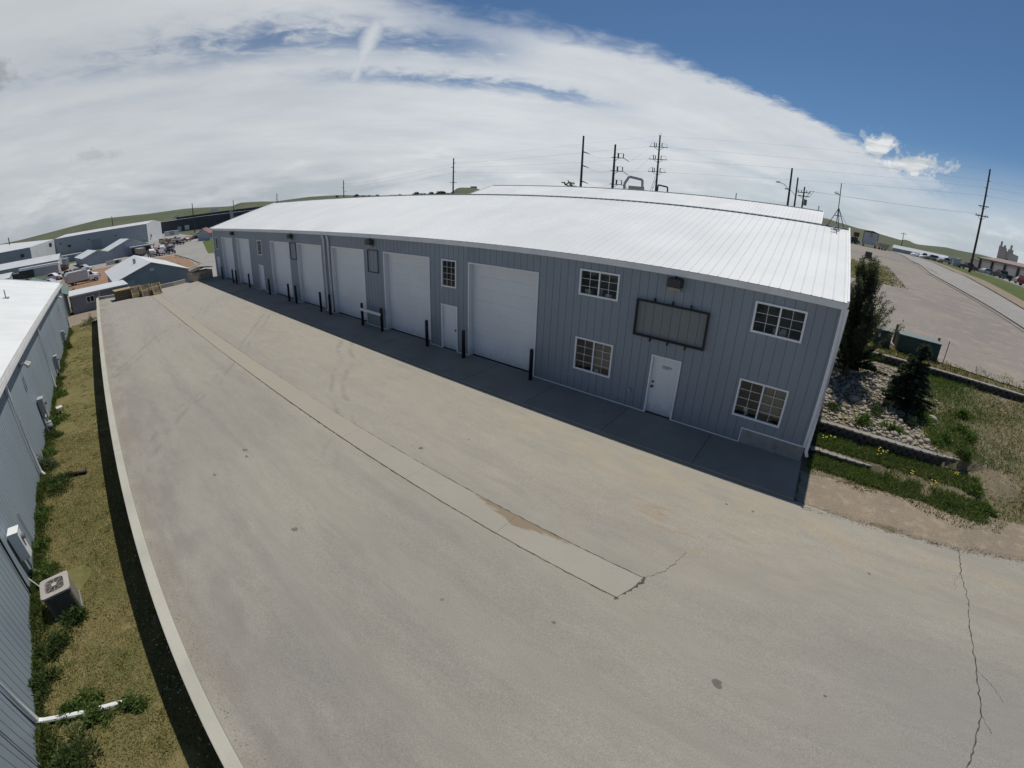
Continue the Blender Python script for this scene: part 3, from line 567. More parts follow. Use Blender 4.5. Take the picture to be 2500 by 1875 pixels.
for i in range(900):
    x0 = -rsg.uniform(3, 45); y0 = wallin(x0) + abs(rsg.normal(0, .16)) + .02; r0 = rsg.choice([.008, .013, .02]); z0 = yardz(x0, y0); n = len(b.v); a_ = rsg.uniform(0, 6.28)
    for q in range(4): b.v.append((x0 + r0 * math.cos(a_ + q * 1.57) * rsg.uniform(.7, 1.4), y0 + r0 * math.sin(a_ + q * 1.57), z0))
    b.v.append((x0, y0, z0 + r0 * .7)); b.f += [(n, n + 1, n + 4), (n + 1, n + 2, n + 4), (n + 2, n + 3, n + 4), (n + 3, n, n + 4)]
o = b.build('grit', 'rock_dark'); struct(o, 'stuff'); tag(o, 'grit and leaf litter lying along the retaining wall', 'grit')

# ------------------------------------------------------------------ metal-clad buildings
def profile(pitch, kind):
    """(offset, depth) breakpoints across one rib pitch; depth is outward"""
    if kind == 'roof': return [(0, .0), (pitch * .5 - .022, .0), (pitch * .5 - .008, .011), (pitch * .5 + .008, .011), (pitch * .5 + .022, .0)]
    return [(0, .0), (pitch * .5 - .013, .0), (pitch * .5 - .007, -.013), (pitch * .5 + .007, -.013), (pitch * .5 + .013, 0)]
def siding_panel(x0, x1, zlo, zhi, holes, pitch, y=0.0):
    b = MB(); pr = profile(pitch, 'wall'); xs = []
    k0 = math.floor(x0 / pitch) - 1
    for kk in range(k0, k0 + int((x1 - x0) / pitch) + 4):
        for o_, d in pr: xs.append((kk * pitch + o_, d))
    X = [a for a, _ in xs]; Dp = [d for _, d in xs]
    cuts = sorted(set([x0, x1] + [a for a in X if x0 < a < x1] + [h for H in holes for h in H[:2] if x0 < h < x1]))
    for a, c in zip(cuts[:-1], cuts[1:]):
        if c - a < 1e-5: continue
        ya, yc = y - np.interp(a + 1e-6, X, Dp), y - np.interp(c - 1e-6, X, Dp); seg = [(zlo, zhi)]; mid = (a + c) / 2
        for hx0, hx1, hz0, hz1 in holes:
            if hx0 < mid < hx1: seg = [s for q in seg for s in ((q[0], min(q[1], hz0)), (max(q[0], hz1), q[1])) if s[1] - s[0] > .001]
        for s0_, s1_ in seg: b.q((a, ya, s0_), (c, yc, s0_), (c, yc, s1_), (a, ya, s1_))
    return b
def roof_sheet(x0, x1, y0, z0, y1, z1, pitch, flip=False):
    b = MB(); pr = profile(pitch, 'roof'); n_ = Vector((0, -(z1 - z0), (y1 - y0))).normalized()
    if n_.z < 0: n_ = -n_
    pts = [(kk * pitch + o_, d) for kk in range(int(round((x1 - x0) / pitch))) for o_, d in pr] + [(x1 - x0, 0)]
    for (a, da), (c, dc) in zip(pts[:-1], pts[1:]):
        A0, A1 = Vector((x0 + a, y0, z0)) + n_ * da, Vector((x0 + a, y1, z1)) + n_ * da
        B0, B1 = Vector((x0 + c, y0, z0)) + n_ * dc, Vector((x0 + c, y1, z1)) + n_ * dc
        b.q(A0, B0, B1, A1)
    return b
def metal_building(name, label, loc, rz, L, Wd, H, Hr, wallm, holes=(), zlo=0.02, pitch=.305, ov=.16, step=None, fascia='trim_grey', panels=True, back=True):
    t = thing(name, label, 'building', loc, rz)
    ww = pitch * 3
    wall = MB().q((-L, 2 * Wd, -.3), (0, 2 * Wd, -.3), (0, 2 * Wd, H), (-L, 2 * Wd, H))
    for gx_ in (-L + .01, -.01): wall.q((gx_, .03, -.3), (gx_, 2 * Wd, -.3), (gx_, 2 * Wd, H - .03), (gx_, Wd, Hr - .05), (gx_, .03, H - .03))
    wall = wall.build('wall', wallm, t)
    x1 = 0.0
    while x1 > -L + .01:
        x0 = max(x1 - ww, -L); z_ = zlo
        if step and x1 > step[0] + .01: z_ = step[1]
        if step and x0 < step[0] < x1 - .01:
            siding_panel(step[0], x1, step[1], H - .05, holes, pitch).build('siding_panel', wallm, wall); x1 = step[0]; continue
        siding_panel(x0, x1, z_, H - .05, holes, pitch).build('siding_panel', wallm, wall); x1 = x0
    rf = MB().box(-L - .1, .1, Wd - .17, Wd + .17, Hr - .03, Hr + .02, lambda x, y, z: (x, y, z - abs(y - Wd) * (Hr - H) / Wd + .045)).build('roof', 'roof_white', t)
    slope = (Hr - H) / Wd; ze = H - ov * slope
    me = roof_sheet(0, ww, -ov, ze, Wd, Hr, pitch).mesh('roof_panel', 'roof_white'); x1 = .08; npan = int(math.ceil((L + .16) / ww))
    for i in range(npan): inst(me, 'roof_panel', rf, (x1 - (i + 1) * ww, 0, 0))
    xl = x1 - npan * ww
    roof_sheet(xl, xl + npan * ww, 2 * Wd + ov, ze, Wd, Hr, pitch).build('rear_slope', 'roof_white', rf)
    b = MB()                                                     # dark closures under the ridge cap
    for i in range(int(L / .305)): b.box(-i * .305 - .24, -i * .305 - .03, Wd - .20, Wd - .17, Hr - .055, Hr - .012)
    b.build('ridge_closure', 'meter_dark', rf)['kind'] = 'stuff'
    MB().box(xl + .01, .07, -ov + .01, -ov + .035, ze - .21, ze - .012).box(xl + .01, .07, -ov + .036, -.0, ze - .20, ze - .19).build('eave_trim', fascia, t)
    for gx_ in (xl + .03, .055):
        for yy_ in (-ov, 2 * Wd + ov): MB().bar((gx_, yy_, ze - .04), (gx_, Wd, Hr - .04), .06, .20).build('rake_trim', 'trim_white', t)
    for cx_ in (-L, 0): MB().box(cx_ - .075, cx_ + .045, -.05, .07, zlo if cx_ else (step[1] if step else zlo), H - .06).build('corner_trim', 'trim_white', t)
    return t, rf

HB, WB, HRB, LB = 5.0953, 7.5774, 7.1623, 51.55
DH = 4.18
doors = [(-48.5, -44.86), (-43.68, -40.06), (-35.22, -31.58), (-30.30, -26.68), (-25.43, -21.79), (-19.97, -16.34), (-13.885, -10.245)]
mdoors = [(-50.93, -49.88), (-38.16, -37.09), (-15.59, -14.54), (-5.51, -4.46)]
wins = [(-50.85, -49.85, 2.94, 4.17), (-38.1, -37.1, 2.95, 4.15), (-15.54, -14.6, 2.94, 4.17), (-8.5, -6.97, 3.64, 4.56), (-8.48, -6.95, .85, 2.09), (-2.51, -.97, 3.61, 4.55), (-2.51, -.95, .87, 2.12)]
holes = [(a, c, -1, DH - .06) for a, c in ((a + .06, c - .06) for a, c in doors)] + [(a + .05, c - .05, -1, 2.08) for a, c in mdoors] + [(a + .05, c - .05, e + .05, g - .05) for a, c, e, g in wins]
wh, wroof = metal_building('warehouse', 'long blue-grey metal warehouse with seven white overhead doors and white roof', (0, 0, 0), 0, LB, WB, HB, HRB, 'siding', holes, .02, .305, .16, (-2.07, .50))
MB().box(-LB + .05, -2.06, .02, .12, -.3, .018).build('sill_plate', 'foundation', wh)
MB().box(-2.07, -.0, -.02, .15, -.35, .505).build('foundation', 'foundation', wh)
spans = sorted([(a, c) for a, c in doors + mdoors]); xa = -LB
for a, c in spans + [(-2.10, 0)]: MB().box(xa, a - .002, -.025, .0, .0, .028).build('base_trim', 'trim_white', wh); xa = c + .002
MB().prism([(-2.098, 0), (-2.068, 0), (-2.068, .49), (-.08, .49), (-.08, .53), (-2.098, .53)], -.03, 0).build('base_trim', 'trim_white', wh)
MB().q((-9.2, 1.5, .0), (-.15, 1.5, .0), (-.15, 1.5, 4.9), (-9.2, 1.5, 4.9)).q((-9.2, .2, 2.75), (-.15, .2, 2.75), (-.15, 1.49, 2.75), (-9.2, 1.49, 2.75)).q((-9.2, .2, .01), (-.15, .2, .01), (-.15, 1.49, .01), (-9.2, 1.49, .01)).build('office_partition', 'room_wall', wh)
MB().q((-LB + .2, 1.6, -.005), (-.2, 1.6, -.005), (-.2, 15, -.005), (-LB + .2, 15, -.005)).build('floor_slab', 'room', wh)
for i, (a, c) in enumerate(doors):                                # overhead doors: white trim, eight sections each
    tr_ = MB().box(a, a + .07, -.03, .27, 0, DH).box(c - .07, c, -.03, .27, 0, DH).box(a + .0705, c - .0705, -.03, .27, DH - .07, DH).build('overhead_door', 'door_white', wh)
    n = 8; h = (DH - .07) / n
    for j in range(n):
        z0 = j * h
        b = MB().box(a + .071, c - .071, .235, .27, z0 + .002, z0 + h - .003)
        for q in range(1, 4): b.box(a + .075, c - .075, .229, .235, z0 + h * q / 4 - .05, z0 + h * q / 4 + .012)
        b.build('door_section', 'door_white', tr_)
    MB().box(a + .072, c - .072, .22, .234, .0, .05).build('bottom_seal', 'rubber', tr_)
    if i == 1: MB().box(c - .75, c - .62, .215, .234, 1.05, 1.3).build('lock_plate', 'black_steel', tr_)
for i, (a, c) in enumerate(mdoors):
    fm = MB().box(a, a + .055, -.03, .14, 0, 2.13).box(c - .055, c, -.03, .14, 0, 2.13).box(a + .0555, c - .0555, -.03, .14, 2.075, 2.13).build('personnel_door', 'trim_white', wh)
    MB().box(a + .058, c - .058, .075, .12, .03, 2.07).build('door_leaf', 'door_white', fm)
    MB().box(a + .06, c - .06, -.005, .12, .0, .028).build('threshold', 'dark_steel', fm)
    kx = a + .15 if i == 3 else c - .14
    MB().cyl((kx, .075, 1.0), (kx, .01, 1.0), .032, 10).cyl((kx, .02, 1.0), (kx, -.01, 1.0), .045, 10).build('knob', 'dark_steel', fm)
    if i == 3: MB().cyl((kx, .075, 1.16), (kx, .045, 1.16), .04, 10).build('deadbolt', 'dark_steel', fm)
    if i == 3:                                                    # small lettered notice, too small to read
        b = MB(); rs = np.random.RandomState(4)
        for r0, (xa, xb, z0, hh) in enumerate([(-5.12, -4.77, 1.775, .022), (-5.12, -4.77, 1.738, .018), (-5.10, -4.86, 1.70, .018)]):
            x_ = xa
            while x_ < xb: w_ = rs.uniform(.012, .045); b.box(x_, min(x_ + w_, xb), .071, .074, z0, z0 + hh); x_ += w_ + rs.uniform(.004, .014)
        b.build('lettering', 'letter', fm)
def window(a, c, z0, z1, nx, nz, sash, blind, rs):
    fr_ = MB(); y0 = -.035
    fr_.box(a, a + .06, y0, .06, z0, z1).box(c - .06, c, y0, .06, z0, z1).box(a + .0605, c - .0605, y0, .06, z0, z0 + .06).box(a + .0605, c - .0605, y0, .06, z1 - .06, z1)
    fr_ = fr_.build('window', 'trim_white', wh); gx0, gx1, gz0, gz1 = a + .06, c - .06, z0 + .06, z1 - .06
    if sash:
        m_ = (gx0 + gx1) / 2; MB().box(m_ - .025, m_ + .025, -.015, .04, gz0 + .002, gz1 - .002).build('mullion', 'trim_white', fr_); halves = [(gx0, m_ - .025), (m_ + .025, gx1)]
    else: halves = [(gx0, gx1)]
    mu = MB()
    for hi, (p0, p1) in enumerate(halves):
        nn = nx // len(halves); yy = .01 + .014 * hi
        for i in range(nn):
            for j in range(nz):
                xa, xb = p0 + (p1 - p0) * i / nn, p0 + (p1 - p0) * (i + 1) / nn; za, zb = gz0 + (gz1 - gz0) * j / nz, gz0 + (gz1 - gz0) * (j + 1) / nz
                MB().q((xa + .009, yy, za + .009), (xb - .009, yy + rs.uniform(-.006, .006), za + .009), (xb - .009, yy, zb - .009), (xa + .009, yy + rs.uniform(-.006, .006), zb - .009)).build('pane', 'glass', fr_)
        for i in range(1, nn): x_ = p0 + (p1 - p0) * i / nn; mu.box(x_ - .0065, x_ + .0065, yy - .008, yy + .008, gz0, gz1)
        for j in range(1, nz): z_ = gz0 + (gz1 - gz0) * j / nz; mu.box(p0 + .001, p1 - .001, yy - .0085, yy + .0085, z_ - .0065, z_ + .0065)
    mu.build('muntins', 'trim_grey', fr_)
    if blind:
        bl_ = MB(); zt = gz1 + .05; zz = zt; zb = z0 + blind * (z1 - z0); xx0 = gx0 if blind > .3 else (gx0 + gx1) / 2
        while zz > zb: bl_.q((xx0, .12, zz), (gx1 + .03, .12, zz), (gx1 + .03, .105, zz - .045), (xx0, .105, zz - .045)); zz -= .05
        bl_.build('blind', 'blind', fr_)
rs = np.random.RandomState(3)
for i, (a, c, z0, z1) in enumerate(wins):
    if i < 3: window(a, c, z0, z1, 3, 4, False, .0, rs)
    else: window(a, c, z0, z1, 4, 3 if i in (3, 5) else 4, True, .22 if i in (4, 6) else 0, rs)
for i, (a, c, z0, z1) in enumerate(wins[3:]):                       # things left on the sills inside
    wv = [o_ for o_ in bpy.data.objects if o_.name.split('.')[0] == 'window' and o_.parent == wh][3 + i]
    for q in range(3): x_ = a + .12 + (c - a - .3) * rs.rand(); MB().box(x_, x_ + rs.uniform(.08, .28), .10, .28, z0 + .05, z0 + rs.uniform(.14, .34)).build('sill_box', ('white_paint', 'cream', 'wall_grey')[q], wv)
# pair of downspouts at the building joint, one at the near corner
for xd in (-26.22, -25.66):
    MB().tube([(xd, -.12, 4.93), (xd, -.16, 4.8), (xd + .02, -.09, 4.55), (xd + .06, -.09, .25), (xd + .06, -.2, .08)], .06, 8).build('downspout', 'trim_grey', wh)
MB().tube([(.07, -.10, 4.86), (.07, -.10, .62), (.07, -.16, .45), (.13, -.28, .36)], .055, 8).build('downspout', 'trim_white', wh)
MB().box(-6.2, -6.09, -.06, -.03, .58, .72).build('outlet_box', 'meter_grey', wh)

# rear warehouse up the slope
w2, _ = metal_building('rear_warehouse', 'second white-roofed metal warehouse standing behind the long one', (-1.36, 17.3, 2.55), 0, 34.5, 9.7, 3.30, 6.10, 'siding', pitch=.305)
for px_, h in ((-7.5, .55), (-.4, .4)): MB().cyl((px_, 10.1, 5.95), (px_, 10.1, 6.1 + h), .05, 8).build('roof_vent', 'galv', w2)
# sunken warehouse to the west of the lawn; its far corner is its local origin
ang = math.atan2(.05308, -.99859)
wl, wlr = metal_building('west_warehouse', 'grey metal building with white roof on the left behind the sunken lawn', (-50.75, -15.56, -1.93), ang, 56, 9.0, 4.28, 6.70, 'siding_west', pitch=.254, zlo=.03, ov=.14)
MB().box(-56, .06, -.30, -.16, 4.02, 4.05).box(-56, .06, -.30, -.285, 4.05, 4.17).build('gutter', 'trim_grey', wl)
for xd in (-.12, -18.9, -30.0): MB().tube([(xd, -.22, 4.03), (xd, -.1, 3.85), (xd, -.11, .3), (xd, -.2, .1)], .06, 8).build('downspout', 'trim_white', wl)
MB().tube([(-41.35, -.22, 4.03), (-41.35, -.1, 3.85), (-41.35, -.09, .18), (-41.37, -.2, .1), (-41.65, -1.0, .09), (-41.9, -1.95, .07)], .058, 8).build('downspout', 'white_paint', wl)
MB().cyl((-11.2, 2.6, 4.9), (-11.2, 2.6, 5.55), .045, 8).box(-11.4, -11.0, 2.4, 2.8, 4.92, 5.04).build('roof_vent', 'galv', wl)
MB().cyl((-34.7, -.055, 1.3), (-34.7, -.055, .05), .018, 6).build('conduit', 'meter_grey', wl); MB().cyl((-42.3, -.055, 2.2), (-42.4, -.055, .05), .018, 6).build('conduit', 'meter_grey', wl)
MB().tube([(-37.0, -.06, 2.2), (-37.05, -.06, 1.4), (-37.2, -.06, .2)], .028, 6).build('conduit', 'black_steel', wl)

# ------------------------------------------------------------------ things on and along the long warehouse
ordn = ['first', 'second', 'third', 'fourth', 'fifth', 'sixth', 'seventh', 'eighth', 'ninth', 'tenth', 'eleventh', 'twelfth', 'thirteenth', 'fourteenth', 'fifteenth']
bx = [-10.17, -13.83, -16.26, -19.91, -21.78, -25.48, -26.69, -30.4, -31.64, -35.38, -40.08, -43.75, -44.78, -48.38]
for i, x0 in enumerate(bx):
    o = MB().lathe([(.0, -.02), (.078, -.02), (.078, 1.2), (.07, 1.245), (.045, 1.272), (0, 1.28)], (0, 0, 0), 14).build('bollard', 'black_steel', None, True)
    tag(place(o, (x0, -.36, 0)), 'black steel bollard before the warehouse doors, %s counting from the near end' % ordn[i], 'bollard', 'bollards along the warehouse apron')
MB_ = MB().box(-21.83, -19.88, -.46, -.43, .86, 1.0).box(-21.83, -19.88, -.4305, -.40, .96, 1.0)
tag(MB_.build('guard_rail', 'trim_grey'), 'pale steel rail bolted between two black bollards', 'rail')
for i, (x0, lab) in enumerate([(-5.03, 'dark wall light over the framed empty sign nearest the corner'), (-21.03, 'dark wall light above the small framed panel between two overhead doors'), (-31.05, 'dark wall light beside the third and fourth doors from the far end'), (-44.4, 'dark wall light between the two farthest overhead doors')]):
    t = thing('wall_light', lab, 'wall light', (x0, 0, 4.36), 0, 'wall lights under the warehouse eave')
    MB().prism([(-.25, .12), (.25, .12), (.25, .40), (-.25, .40)], -.30, -.015, lambda x, y, z: (x * (1 if y > -.1 else .88), y if z > .2 else y * .98, z)).build('housing', 'dark_steel', t, False, None, .03)
    MB().prism([(-.225, .005), (.225, .005), (.225, .118), (-.225, .118)], -.26, -.02, lambda x, y, z: (x * (.9 if z < .05 else 1), y * (.72 if z < .05 else 1), z)).build('lens', 'lamp_glass', t, False, None, .015)
    MB().cyl((0, -.1, .405), (0, -.1, .47), .035, 8).build('photocell', 'black_steel', t)
def frame(x0, x1, z0, z1, w_, lab, tabs, tint=True):
    t = thing('sign_frame', lab, 'sign frame', ((x0 + x1) / 2, 0, z0), 0, 'empty black sign frames'); hx = (x1 - x0) / 2; hz = z1 - z0; yo, yi = (-.14, -.055) if tabs else (-.06, -.025)
    MB().box(-hx, -hx + w_, yo, yi, 0, hz).box(hx - w_, hx, yo, yi, 0, hz).box(-hx + w_ + .0005, hx - w_ - .0005, yo, yi, 0, w_).box(-hx + w_ + .0005, hx - w_ - .0005, yo, yi, hz - w_, hz).build('frame', 'black_steel', t)
    if tabs:
        for i in range(3):
            for zz in (hz, 0):
                x_ = hx * (-.5 + .5 * i); s_ = 1 if zz else -1
                MB().box(x_ - .012, x_ + .012, -.13, -.005, *sorted((zz + s_ * .001, zz + s_ * .09))).lathe([(.0, -.02), (.03, -.02), (.03, .02), (0, .02)], (x_, -.10, zz + s_ * .10), 8).build('bracket', 'black_steel', t)
    if tint: siding_panel(x0 + w_ * .5, x1 - w_ * .5, z0 + w_ * .5, z1 - w_ * .5, [], .305, -.014).build('backing_panel', 'sign_tint', t).location = (-(x0 + x1) / 2, 0, -z0)
    return t
frame(-6.25, -3.81, 2.68, 3.9, .055, 'large empty black sign frame on tabs above the near white door', True)
frame(-21.39, -20.42, 3.0, 4.2, .026, 'small empty black frame between the second and third nearest overhead doors', False, False)
frame(-31.40, -30.42, 3.01, 4.19, .03, 'small empty black frame between two overhead doors farther along', False, False)
# roof antenna on its tripod at the near ridge end
t = thing('roof_antenna', 'slim tripod mast with small aerial on the near end of the roof ridge', 'antenna', (-.52, WB - .2, HRB + .03))
hub = Vector((0, 0, .75))
for a_ in ((-.36, .05, -.03), (.34, .12, -.03), (.10, -.42, -.12)): MB().cyl(a_, hub, .016, 6).box(a_[0] - .05, a_[0] + .05, a_[1] - .05, a_[1] + .05, a_[2] - .03, a_[2] + .01).build('leg', 'dark_steel', t)
MB().cyl((0, 0, .1), (-.04, 0, 1.78), .018, 8).build('mast', 'dark_steel', t)
MB().lathe([(.16, 0), (.16, .02), (.14, .02), (.14, 0), (.16, 0)], (0, 0, .42), 14).build('brace_ring', 'dark_steel', t)
b = MB().bar((-.03, 0, 1.30), (-.27, -.04, 1.36), .03)
for i in range(4): b.cyl((-.10 - .05 * i, -.02, 1.26), (-.10 - .05 * i, -.02, 1.43), .006, 5)
b.build('aerial', 'dark_steel', t)
MB().tube([(.02, -.3, -.06), (-.1, -.5, -.12), (.05, -.62, -.16), (-.22, -.66, -.17)], .014, 6).build('cable', 'black_steel', t)
MB().cyl((0, 0, .72), (.62, .55, -.12), .006, 5).build('guy_wire', 'dark_steel', t)

# ------------------------------------------------------------------ east bed: block walls, stones, shrubs
blk = MB().slab([(-.15, .1), (-.15, -.06), (-.09, -.125), (.09, -.125), (.15, -.06), (.15, .1)], 0, .15).mesh('block', 'grey_block')
cap = MB().slab([(-.155, .12), (-.155, -.085), (-.09, -.145), (.09, -.145), (.155, -.085), (.155, .12)], 0, .055).mesh('cap_block', 'tan_block')
def block_wall(lab, path, ztop, courses, z_bot=None):
    t = thing('block_wall', lab, 'wall', (path[0][0], path[0][1], 0), 0, 'garden block walls'); P = [np.array(p, float) for p in path]
    S = np.concatenate([[0], np.cumsum([np.linalg.norm(b_ - a_) for a_, b_ in zip(P[:-1], P[1:])])])
    def at(u):
        i = min(max(np.searchsorted(S, u) - 1, 0), len(P) - 2); f = (u - S[i]) / (S[i + 1] - S[i]); d = (P[i + 1] - P[i]) / np.linalg.norm(P[i + 1] - P[i]); return P[i] + (P[i + 1] - P[i]) * f, math.atan2(d[1], d[0])
    for c in range(courses + 1):
        u = .15 + (.15 if c % 2 else 0)
        while u < S[-1] - .1:
            p, a_ = at(u); zz = np.interp(u, [0, S[-1]], ztop) - .055 - .15 * c
            o = inst(cap if c == 0 else blk, 'cap_block' if c == 0 else 'block', t, (p[0] - path[0][0] + rng.uniform(-.012, .012), p[1] - path[0][1] + rng.uniform(-.012, .012) - .012 * (c == 0), zz), (rng.uniform(-.02, .02), rng.uniform(-.015, .015), a_ + rng.uniform(-.05, .05))); u += .306
    return t
block_wall('grey block wall in two courses holding back the stony bed', [(.30, 2.02), (1.6, 2.05), (3.2, 2.1), (4.6, 2.2), (5.4, 2.42), (5.9, 2.75)], (.74, .70), 2)
block_wall('short low block edging below the stony bed next to the building corner', [(.22, .84), (1.2, .86), (2.0, .93), (2.75, 1.2)], (.22, .17), 1)
block_wall('long dark block wall at the top of the bank below the gravel lot', [(2.0, 8.98), (5, 8.95), (9, 8.84), (13.5, 8.75), (16.5, 8.75)], (2.02, 1.98), 2)
ico = []
for sd in range(7):
    rs = np.random.RandomState(sd + 20); b = MB()
    bpy_m = bpy.data.meshes.new('tmp'); import bmesh
    bm = bmesh.new(); bmesh.ops.create_icosphere(bm, subdivisions=2, radius=1)
    fx = rs.uniform(.75, 1.3, 3) * (1, 1, .62); ph = rs.uniform(0, 6, 6)
    for v in bm.verts: v.co = Vector([v.co[i] * fx[i] * (1 + .12 * math.sin(3 * v.co.x + ph[0]) * math.sin(3 * v.co.y + ph[1]) + .08 * math.sin(5 * v.co.z + ph[2])) for i in range(3)])
    bm.to_mesh(bpy_m); bm.free(); bpy_m.name = 'rock'; bpy_m.materials.append(MATS['rock' if sd < 5 else 'rock_dark']); bpy_m.polygons.foreach_set('use_smooth', [True] * len(bpy_m.polygons)); ico.append(bpy_m)
pts = []
def bedmask(x, y): return noise2(np.array(x), np.array(y), 1.3, 9) * .5 - max(0, (x - 3.2)) * .35 + .35
tries = 0
while len(pts) < 1300 and tries < 90000:
    tries += 1; x0, y0 = rng.uniform(.25, 5.6), rng.uniform(2.25, 8.4)
    if rng.rand() > bedmask(x0, y0) + .25: continue
    r0 = rng.choice([.04, .06, .08, .11, .16], p=[.32, .3, .2, .13, .05]) * rng.uniform(.85, 1.2)
    if any((x0 - a_) ** 2 + (y0 - c_) ** 2 < (.72 * (r0 + d_)) ** 2 for a_, c_, d_ in pts): continue
    pts.append((x0, y0, r0))
pts.sort(key=lambda p: -p[2] / math.hypot(p[0] - CAM[0], p[1] - CAM[1]))
for i, (x0, y0, r0) in enumerate(pts[:290]):
    o = inst(ico[i % 7], 'rock', None, (x0, y0, float(bedz(x0, y0)) + r0 * .25), (rng.uniform(-.3, .3), rng.uniform(-.3, .3), rng.uniform(0, 6.28)), (r0,) * 3)
    tag(o, 'pale rounded river stone in the bed beside the building corner', 'rock', 'river stones in the bed')
b = MB()
for i, (x0, y0, r0) in enumerate(pts[290:]):
    me = ico[i % 7]; n = len(b.v); a_ = rng.uniform(0, 6.28); ca, sa = math.cos(a_) * r0, math.sin(a_) * r0; z0 = float(bedz(x0, y0)) + r0 * .25
    b.v += [(x0 + v.co.x * ca - v.co.y * sa, y0 + v.co.x * sa + v.co.y * ca, z0 + v.co.z * r0) for v in me.vertices]; b.f += [tuple(n + q for q in p.vertices) for p in me.polygons]
o = b.build('small_stones', 'rock', None, True); struct(o, 'stuff'); tag(o, 'small pale river stones filling the bed', 'stones')

def weed_old(x0, y0, z0, r0, h, n, pal, lab, name='weed_clump', cat='weed', group='weeds and low bushes', lw=.035, ll=.11, up=.7, cut=None):
    a_ = rng.uniform(0, 2 * math.pi, n); rr_ = r0 * np.sqrt(rng.rand(n)); hh = rng.rand(n) ** .8 * h * np.sqrt(np.clip(1 - (rr_ / r0) ** 2 * .75, .1, 1)) * rng.uniform(.7, 1.2, n)
    P = np.stack([rr_ * np.cos(a_), rr_ * np.sin(a_), hh * .95], 1); D_ = np.stack([np.cos(a_) * rr_ / r0 + rng.normal(0, .5, n), np.sin(a_) * rr_ / r0 + rng.normal(0, .5, n), up + rng.normal(0, .4, n)], 1)
    if cut is not None: kk = cut(P[:, 0] + x0, P[:, 1] + y0); P, D_ = P[kk], D_[kk]
    m_ = len(P); C = tints(m_, pal, .25)
    o = leaves(P, D_, ll * rng.uniform(.6, 1.4, m_), lw * rng.uniform(.6, 1.4, m_), C, name); o.location = (x0, y0, z0)
    return tag(o, lab, cat, group)
def weed(x0, y0, z0, r0, h, n, pal, lab, name='weed_clump', cat='weed', group='weeds and low bushes', lw=.03, ll=.10, up=.7, stretch=0.0):
    # several uneven sprouts round a centre, thinning outwards
    ns = rng.randint(6, 11); sa = rng.uniform(0, 6.28, ns); sr = r0 * rng.uniform(0, 1.0, ns); sx_, sy_ = sr * np.cos(sa) * (1 + stretch), sr * np.sin(sa); sh = h * rng.uniform(.35, 1.1, ns) * (1.1 - .55 * sr / r0); sw = r0 * rng.uniform(.2, .5, ns)
    q = rng.randint(0, ns, n); g_ = rng.normal(0, 1, (n, 2)) * sw[q][:, None] * .55; hh = rng.rand(n) ** .9 * sh[q] * np.exp(-(g_ ** 2).sum(1) / (sw[q] ** 2) * .8)
    P = np.stack([sx_[q] + g_[:, 0], sy_[q] + g_[:, 1], hh], 1); D_ = np.stack([g_[:, 0] / (sw[q] + .01) + rng.normal(0, .5, n), g_[:, 1] / (sw[q] + .01) + rng.normal(0, .5, n), up + rng.normal(0, .4, n)], 1)
    o = leaves(P, D_, ll * rng.uniform(.5, 1.5, n), lw * rng.uniform(.5, 1.5, n), tints(n, pal, .3), name); o.location = (x0, y0, z0)
    return tag(o, lab, cat, group)
WG = [(.085, .135, .035), (.105, .16, .045), (.065, .11, .028), (.13, .175, .06)]; WD = [(.055, .09, .03), (.07, .105, .033), (.045, .075, .026), (.095, .12, .045)]; BL = [(.075, .105, .06), (.095, .125, .08), (.06, .085, .045)]
for i, (x0, y0, r0, h, pal, lab) in enumerate([
    (1.95, 2.85, .42, .45, WG, 'bright green bushy weed just above the block wall, nearest the building'), (3.0, 2.85, .34, .36, WG, 'small round green weed in the middle of the stony bed, above the wall'), (3.75, 3.6, .30, .40, BL, 'thin grey-green weed left of the spruce foot among the stones'),
    (5.0, 3.15, .42, .45, WG, 'green weed near the far end of the block wall'), (4.3, 4.35, .55, .42, WG, 'wide green weed patch at the foot of the dark spruce'), (2.4, 3.9, .36, .35, BL, 'pale straggly weed behind the nearest green weed in the bed'),
    (5.55, 2.55, .36, .55, WD, 'dark green tuft at the curved end of the block wall'), (.8, 3.3, .3, .28, BL, 'small pale weed among stones by the building wall'), (6.0, 1.2, .42, .30, WG, 'low green plant on bare soil right of the walls'), (4.9, .15, .22, .18, WD, 'lone dark green plant on the bare soil in front of the walls'), (6.2, .5, .3, .22, WG, 'green plant at the edge of the bare soil to the right'),
    (5.9, 4.2, .5, .40, WG, 'tall green grassy clump right of the stony bed'), (6.1, 5.6, .55, .35, WG, 'green clump on the bank right of the spruce')]):
    weed(x0, y0, float(bedz(x0, y0)), r0, h, int(900 * r0 / .4), pal, lab)
